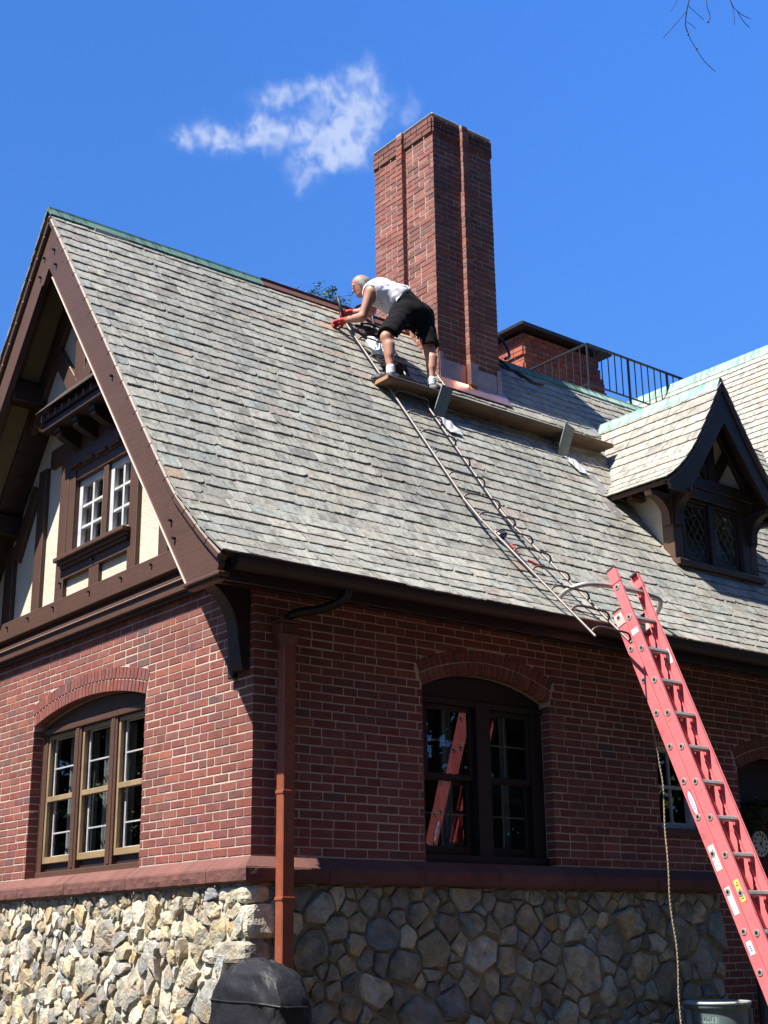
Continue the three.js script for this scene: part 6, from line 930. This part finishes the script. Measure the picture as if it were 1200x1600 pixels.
  for (const k of [0, 1]) {
    const a = ank[k], t = toe[k], so = add3(a, [0, -0.085, 0]), heel = add3(so, t, -0.05), ball = add3(so, t, 0.12), tip = add3(so, t, 0.175), sd = crs(t, [0, 1, 0]);
    const sF = (x, y, z) => { let s = smin(cap(x, y, z, add3(heel, [0, 0.03, 0]), add3(ball, [0, 0.018, 0]), 0.052, 0.050), cap(x, y, z, add3(ball, [0, 0.008, 0]), add3(tip, [0, 0.008, 0]), 0.050, 0.040), 0.02); s = smin(s, cap(x, y, z, add3(so, [0, 0.04, 0]), add3(so, [0, 0.075, 0]), 0.046, 0.045), 0.02); return Math.max(s, -(y - (so[1] - 0.012))); };
    const [l, h] = bb([heel, tip, a], 0.09), sh2 = put('shoe', netMesh(sF, l, h, 0.0075), new THREE.MeshStandardMaterial({ color: lin(0.014, 0.013, 0.014), roughness: 0.6 }));
    put('sole', netMesh((x, y, z) => { let s = Math.min(cap(x, y, z, [heel[0], y, heel[2]], [ball[0], y, ball[2]], 0.046, 0.047), cap(x, y, z, [ball[0], y, ball[2]], [tip[0], y, tip[2]], 0.047, 0.036)); return Math.max(s, Math.abs(y - (so[1] - 0.007)) - 0.011); }, l, h, 0.0065), new THREE.MeshStandardMaterial({ color: lin(0.10, 0.09, 0.09), roughness: 0.8 }), sh2);
    const [l2, h2] = bb([a, add3(a, [0, 0.08, 0])], 0.08); put('sock', netMesh((x, y, z) => { const s = cap(x, y, z, add3(a, [0, -0.03, 0]), add3(a, nrm(sub(knee[k], a)), 0.06), 0.046, 0.047) - 0.002 * Math.sin(y * 300); return s; }, l2, h2, 0.006), new THREE.MeshStandardMaterial({ color: lin(0.62, 0.62, 0.64), roughness: 1 }));
  }
  // gloved hands: palm, four bent fingers and a thumb each, closed on the hook and rail
  for (const k of [0, 1]) {
    const w = wri[k], h0 = hnd[k], fw = nrm(sub(h0, w)), side = nrm(crs(fw, [0.25, 1, 0.1])), dn = crs(side, fw).map(v => -v), ch = [];
    const P = (f, s, d) => add3(add3(add3(w, fw, f), side, s), dn, d);
    for (let i = 0; i < 4; i++) { const s = (i - 1.5) * 0.021, L = [0.92, 1.05, 1.0, 0.82][i]; const a = P(0.085, s, 0.0), b = P(0.085 + 0.036 * L, s * 1.06, 0.016), c = P(0.085 + 0.042 * L, s * 1.06, 0.045), d = P(0.085 + 0.022 * L, s * 1.03, 0.062); ch.push([a, b, 0.0125, 0.0115], [b, c, 0.0115, 0.0105], [c, d, 0.0105, 0.0095]); }
    const th = k ? -1 : 1, t0 = P(0.035, th * 0.034, 0.008), t1 = P(0.062, th * 0.056, 0.028), t2 = P(0.088, th * 0.048, 0.050);
    const F = (x, y, z) => { let palm = smin(cap(x, y, z, P(0.02, -0.024, 0), P(0.085, -0.03, 0.004), 0.020, 0.017), cap(x, y, z, P(0.02, 0.024, 0), P(0.085, 0.03, 0.004), 0.020, 0.017), 0.02); palm = smin(palm, cap(x, y, z, P(-0.03, 0, 0), P(0.02, 0, 0), 0.035, 0.032), 0.02); let s = palm; for (const c of ch) s = smin(s, cap(x, y, z, c[0], c[1], c[2], c[3]), 0.005); s = smin(s, cap(x, y, z, t0, t1, 0.017, 0.014), 0.008); return smin(s, cap(x, y, z, t1, t2, 0.013, 0.0105), 0.005); };
    const [l, h] = bb([w, P(0.13, 0, 0.03)], 0.085); const gl = put('glove', netMesh(F, l, h, 0.0042), new THREE.MeshStandardMaterial({ color: lin(0.42, 0.035, 0.04), roughness: 0.8 }));
    const c = new Build(); cyl(c, P(-0.045, 0, 0), P(-0.03, 0, 0), 0.037, 0.037, 14); c.mesh('cuff', mat({ color: lin(0.30, 0.02, 0.03), roughness: 0.9 }), gl);
  }
}

// ------------------------------------------------------------ trees: one peeping over the ridge, the garden trees the windows mirror, a bare limb overhead
const leafM = [[0.075, 0.13, 0.03], [0.055, 0.10, 0.026], [0.095, 0.15, 0.034]].map(c => new THREE.MeshPhysicalMaterial({ color: lin(...c), roughness: 0.7, transmission: 0.25, thickness: 0, side: THREE.DoubleSide }));
const barkM = mat({ color: lin(0.075, 0.058, 0.045), map: T.wood, bumpMap: T.stoneBump, bumpScale: 0.02, roughness: 1 });
const clumps = [0, 1, 2].map(() => { const B = new Build(); for (let i = 0; i < 9; i++) { const m = new THREE.Matrix4().makeRotationFromEuler(new THREE.Euler(rr(-1.2, 1.2), rr(0, 6.28), rr(-1.2, 1.2))).setPosition(rr(-0.7, 0.7), rr(-0.6, 0.6), rr(-0.7, 0.7)), s = rr(0.28, 0.5), L = new Build(); L.quad([-s * 0.45, 0, 0], [0, 0.05, -s], [s * 0.45, 0, 0], [0, -0.04, s], [1, 1, 1]); B.add(L.geo(), m); } const g = B.geo(); g.deleteAttribute('uv'); g.deleteAttribute('color'); return g; });
function tree(name, label, x, z, H, R, { n = 900, clump = 0.32, y0 = 0.42, bottom = 0.25, tone = 0, narrow = 1 } = {}, group) {
  const o = thing(name, label, 'tree', [x, y0, z], group), B = new Build(), lean = rr(-0.3, 0.3); tube(B, [[0, -0.1, 0], [lean * 0.3, H * 0.3, 0.1], [lean, H * 0.62, 0], [lean * 1.2, H * 0.93, 0.05]], 0.16, 9, [1, 1, 1], 14);
  const lumps = []; for (let i = 0; i < 16; i++) { const t = lerp(bottom, 0.96, i / 15), a = i * 2.4 + rr(-0.5, 0.5), r = R * Math.sin(Math.PI * clamp((t - bottom) / (1 - bottom) * 0.86 + 0.14)) * rr(0.45, 0.95) * narrow; const e = [lean * t + r * Math.cos(a), H * t, r * Math.sin(a)]; lumps.push([...e, R * rr(0.28, 0.5)]); tube(B, [[lean * t * 0.7, H * Math.max(0.12, t - 0.12), 0], [e[0] * 0.5, H * (t - 0.03), e[2] * 0.5], e], 0.045, 6, [1, 1, 1], 8); }
  B.mesh('trunk', barkM, o);
  const im = finish(new THREE.InstancedMesh(clumps[tone % 3], leafM[tone % 3], n)); im.name = 'crown'; const M4 = new THREE.Matrix4(), Q = new THREE.Quaternion(), c = new THREE.Color();
  for (let i = 0; i < n; i++) { const l = lumps[i % lumps.length], u = Math.cbrt(rnd()) * rr(0.75, 1.1), a = rr(0, 6.283), b = Math.acos(rr(-1, 1)), s = clump * rr(0.6, 1.35); Q.setFromEuler(new THREE.Euler(rr(-0.5, 0.5), rr(0, 6.28), rr(-0.5, 0.5))); M4.compose(V(l[0] + l[3] * u * Math.sin(b) * Math.cos(a), l[1] + l[3] * u * Math.cos(b) * 0.8, l[2] + l[3] * u * Math.sin(b) * Math.sin(a)), Q, V(s, s, s)); im.setMatrixAt(i, M4); const k = rr(0.6, 1.35); im.setColorAt(i, c.setRGB(k * rr(0.9, 1.1), k, k * rr(0.8, 1.1))); }
  im.userData.kind = 'stuff'; o.add(im); return o;
}
tree('garden_tree', 'top of a green tree just showing over the bare ridge beside the hook', 18.95, -25, 22.2, 2.6, { n: 6000, clump: 0.15, bottom: 0.35, narrow: 0.7, tone: 1 });
[[14, 16, 17, 5.6, 0, 'broad tree on the lawn facing the front door'], [22, 12, 15, 5.2, 2, 'bright green tree farthest right along the lawn edge'], [5, 19, 18, 6.0, 1, 'dark green tree across the lawn behind the ladder'], [-5, 19, 18, 6.0, 1, 'dark green tree behind the place the picture is taken from'], [29, 19, 18, 5.8, 1, 'tall dark tree at the far right corner of the lawn'], [-15, 18, 16, 5.5, 0, 'broad tree at the left rear of the lawn'], [-24, -8, 12, 4.8, 1, 'dark tree standing out beyond the gable end'], [-26, -20, 13, 5.2, 0, 'broad tree well behind the gable end'], [-25, 4, 12, 4.8, 2, 'light green tree left of the lawn']].forEach(([x, z, H, R, tone, label]) => tree('garden_tree', label, x, z, H, R, { n: 1700, clump: 0.66, bottom: 0.06, tone }, 'trees round the garden'));
[[12, 27, 21, 7.0, 1, 'tall dark tree in the second row behind the broad lawn tree'], [20, 24, 21, 7.0, 0, 'tall broad tree in the second row by the lawn corner'], [0, 28, 21, 7.0, 1, 'tall dark tree in the middle of the second row'], [28, 30, 22, 7.5, 1, 'tallest tree at the far corner of the second row'], [-12, 28, 20, 7.0, 0, 'tall broad tree at the left end of the second row'], [36, 16, 20, 7.0, 1, 'tall dark tree right of the lawn'], [-9, -24, 17, 5.5, 1, 'tall dark tree beyond the rear corner of the gable'], [-14, -31, 19, 6.0, 0, 'broad tall tree in the rear garden'], [-19, -40, 20, 6.5, 1, 'tallest dark tree at the rear of the garden'], [-6, -38, 19, 6.0, 1, 'dark tree hidden directly behind the house']].forEach(([x, z, H, R, tone, label]) => tree('garden_tree', label, x, z, H, R, { n: 1500, clump: 0.75, bottom: 0.05, tone }, 'trees round the garden'));
{ // overhanging limb whose bare twig ends dip into the picture at top right
  const o = thing('bare_branch', 'bare dark twigs of an overhanging branch dipping into the top right corner', 'branch', [-0.75, 6.4, 5.0]), B = new Build(), q = p => [p[0] + 0.75, p[1] - 6.4, p[2] - 5.0];
  const tw = (pts, r) => tube(B, pts.map(q), r, 6, [1, 1, 1], pts.length * 5);
  tube(B, [[3.2, 8.6, 8.0], [1.6, 7.7, 6.6], [0.3, 6.9, 5.6], [-0.5, 6.35, 5.1], [-0.80, 6.05, 4.96]].map(q), 0.016, 7, [1, 1, 1], 30);
  tw([[-0.78, 6.06, 4.95], [-0.816, 5.90, 4.944], [-0.816, 5.847, 4.924], [-0.808, 5.78, 4.903], [-0.79, 5.745, 4.90]], 0.0026); tw([[-0.79, 5.745, 4.90], [-0.781, 5.722, 4.901], [-0.761, 5.692, 4.905], [-0.709, 5.619, 4.917], [-0.68, 5.59, 4.928], [-0.656, 5.569, 4.938]], 0.0017);
  tw([[-0.816, 5.847, 4.924], [-0.845, 5.79, 4.88], [-0.885, 5.722, 4.825]], 0.0015); tw([[-0.814, 5.87, 4.935], [-0.775, 5.835, 4.95], [-0.744, 5.806, 4.965]], 0.0015); tw([[-0.806, 5.80, 4.91], [-0.785, 5.785, 4.92], [-0.768, 5.765, 4.93]], 0.0014); tw([[-0.80, 6.03, 4.95], [-0.84, 5.92, 4.90], [-0.875, 5.845, 4.875]], 0.0014);
  tw([[-0.5, 6.35, 5.1], [-0.72, 6.0, 5.0], [-0.745, 5.87, 4.99], [-0.722, 5.817, 4.987], [-0.735, 5.79, 4.98]], 0.0019); tw([[-0.2, 6.5, 5.25], [-0.55, 6.1, 5.12], [-0.665, 5.894, 5.065], [-0.645, 5.86, 5.067]], 0.0027); tw([[-0.645, 5.86, 5.067], [-0.61, 5.825, 5.085], [-0.57, 5.806, 5.105]], 0.0017); tw([[-0.63, 5.845, 5.075], [-0.60, 5.80, 5.08], [-0.567, 5.768, 5.091]], 0.0017); tw([[-0.65, 5.87, 5.066], [-0.635, 5.81, 5.06], [-0.632, 5.77, 5.055]], 0.0013);
  B.mesh('limb', mat({ color: lin(0.035, 0.032, 0.04), roughness: 1 }), o);
  for (const p of [[-0.735, 5.79, 4.98], [-0.745, 5.676, 4.908], [-0.79, 5.742, 4.90]]) { const g = new THREE.SphereGeometry(0.0055, 8, 6); g.scale(0.8, 1.6, 0.8); new Build().add(g, MT(...q(p))).mesh('bud', M.iron, o); }
  const T2 = thing('overhead_tree', 'spreading old tree outside the picture carrying the overhanging bare branch', 'tree', [5.6, 0.42, 10.6]); const Tk = new Build(); Tk.add(new THREE.CylinderGeometry(0.16, 0.28, 6.6, 12), MT(0, 3.3, 0)); tube(Tk, [[0, 6.2, 0], [-0.6, 7.4, -0.7], [-2.4, 8.2, -2.6]], 0.07, 8, [1, 1, 1], 16); tube(Tk, [[0, 6.3, 0], [0.5, 8.0, 0.4], [1.0, 9.6, 0.9]], 0.09, 8, [1, 1, 1], 16); tube(Tk, [[0, 5.8, 0], [-1.6, 8.5, 1.5], [-2.6, 11, 2.5]], 0.09, 8, [1, 1, 1], 16); tube(Tk, [[0, 6, 0], [2, 9, -0.5], [3.2, 12, -0.6]], 0.09, 8, [1, 1, 1], 16); Tk.mesh('trunk', barkM, T2);
  const im = finish(new THREE.InstancedMesh(clumps[0], leafM[0], 2400)); im.name = 'crown'; im.userData.kind = 'stuff'; const M4 = new THREE.Matrix4(), Q = new THREE.Quaternion(), c = new THREE.Color();
  for (let i = 0; i < 2400; i++) { const a = rr(0, 6.283), r = 5.6 * Math.sqrt(rnd()), y = 13.2 + rr(-1, 1) * 3.4 * Math.sqrt(Math.max(0, 1 - (r / 6.2) ** 2)) + 1.2 * noise3(r * Math.cos(a) * 0.5, r * Math.sin(a) * 0.5, 2), s = 0.62 * rr(0.6, 1.3); Q.setFromEuler(new THREE.Euler(rr(-0.5, 0.5), rr(0, 6.28), rr(-0.5, 0.5))); M4.compose(V(r * Math.cos(a), y, 0.6 + r * Math.sin(a) * 0.9), Q, V(s, s, s)); im.setMatrixAt(i, M4); const k = rr(0.6, 1.3); im.setColorAt(i, c.setRGB(k, k, k * 0.9)); }
  T2.add(im);
}

renderer.render(scene, camera);
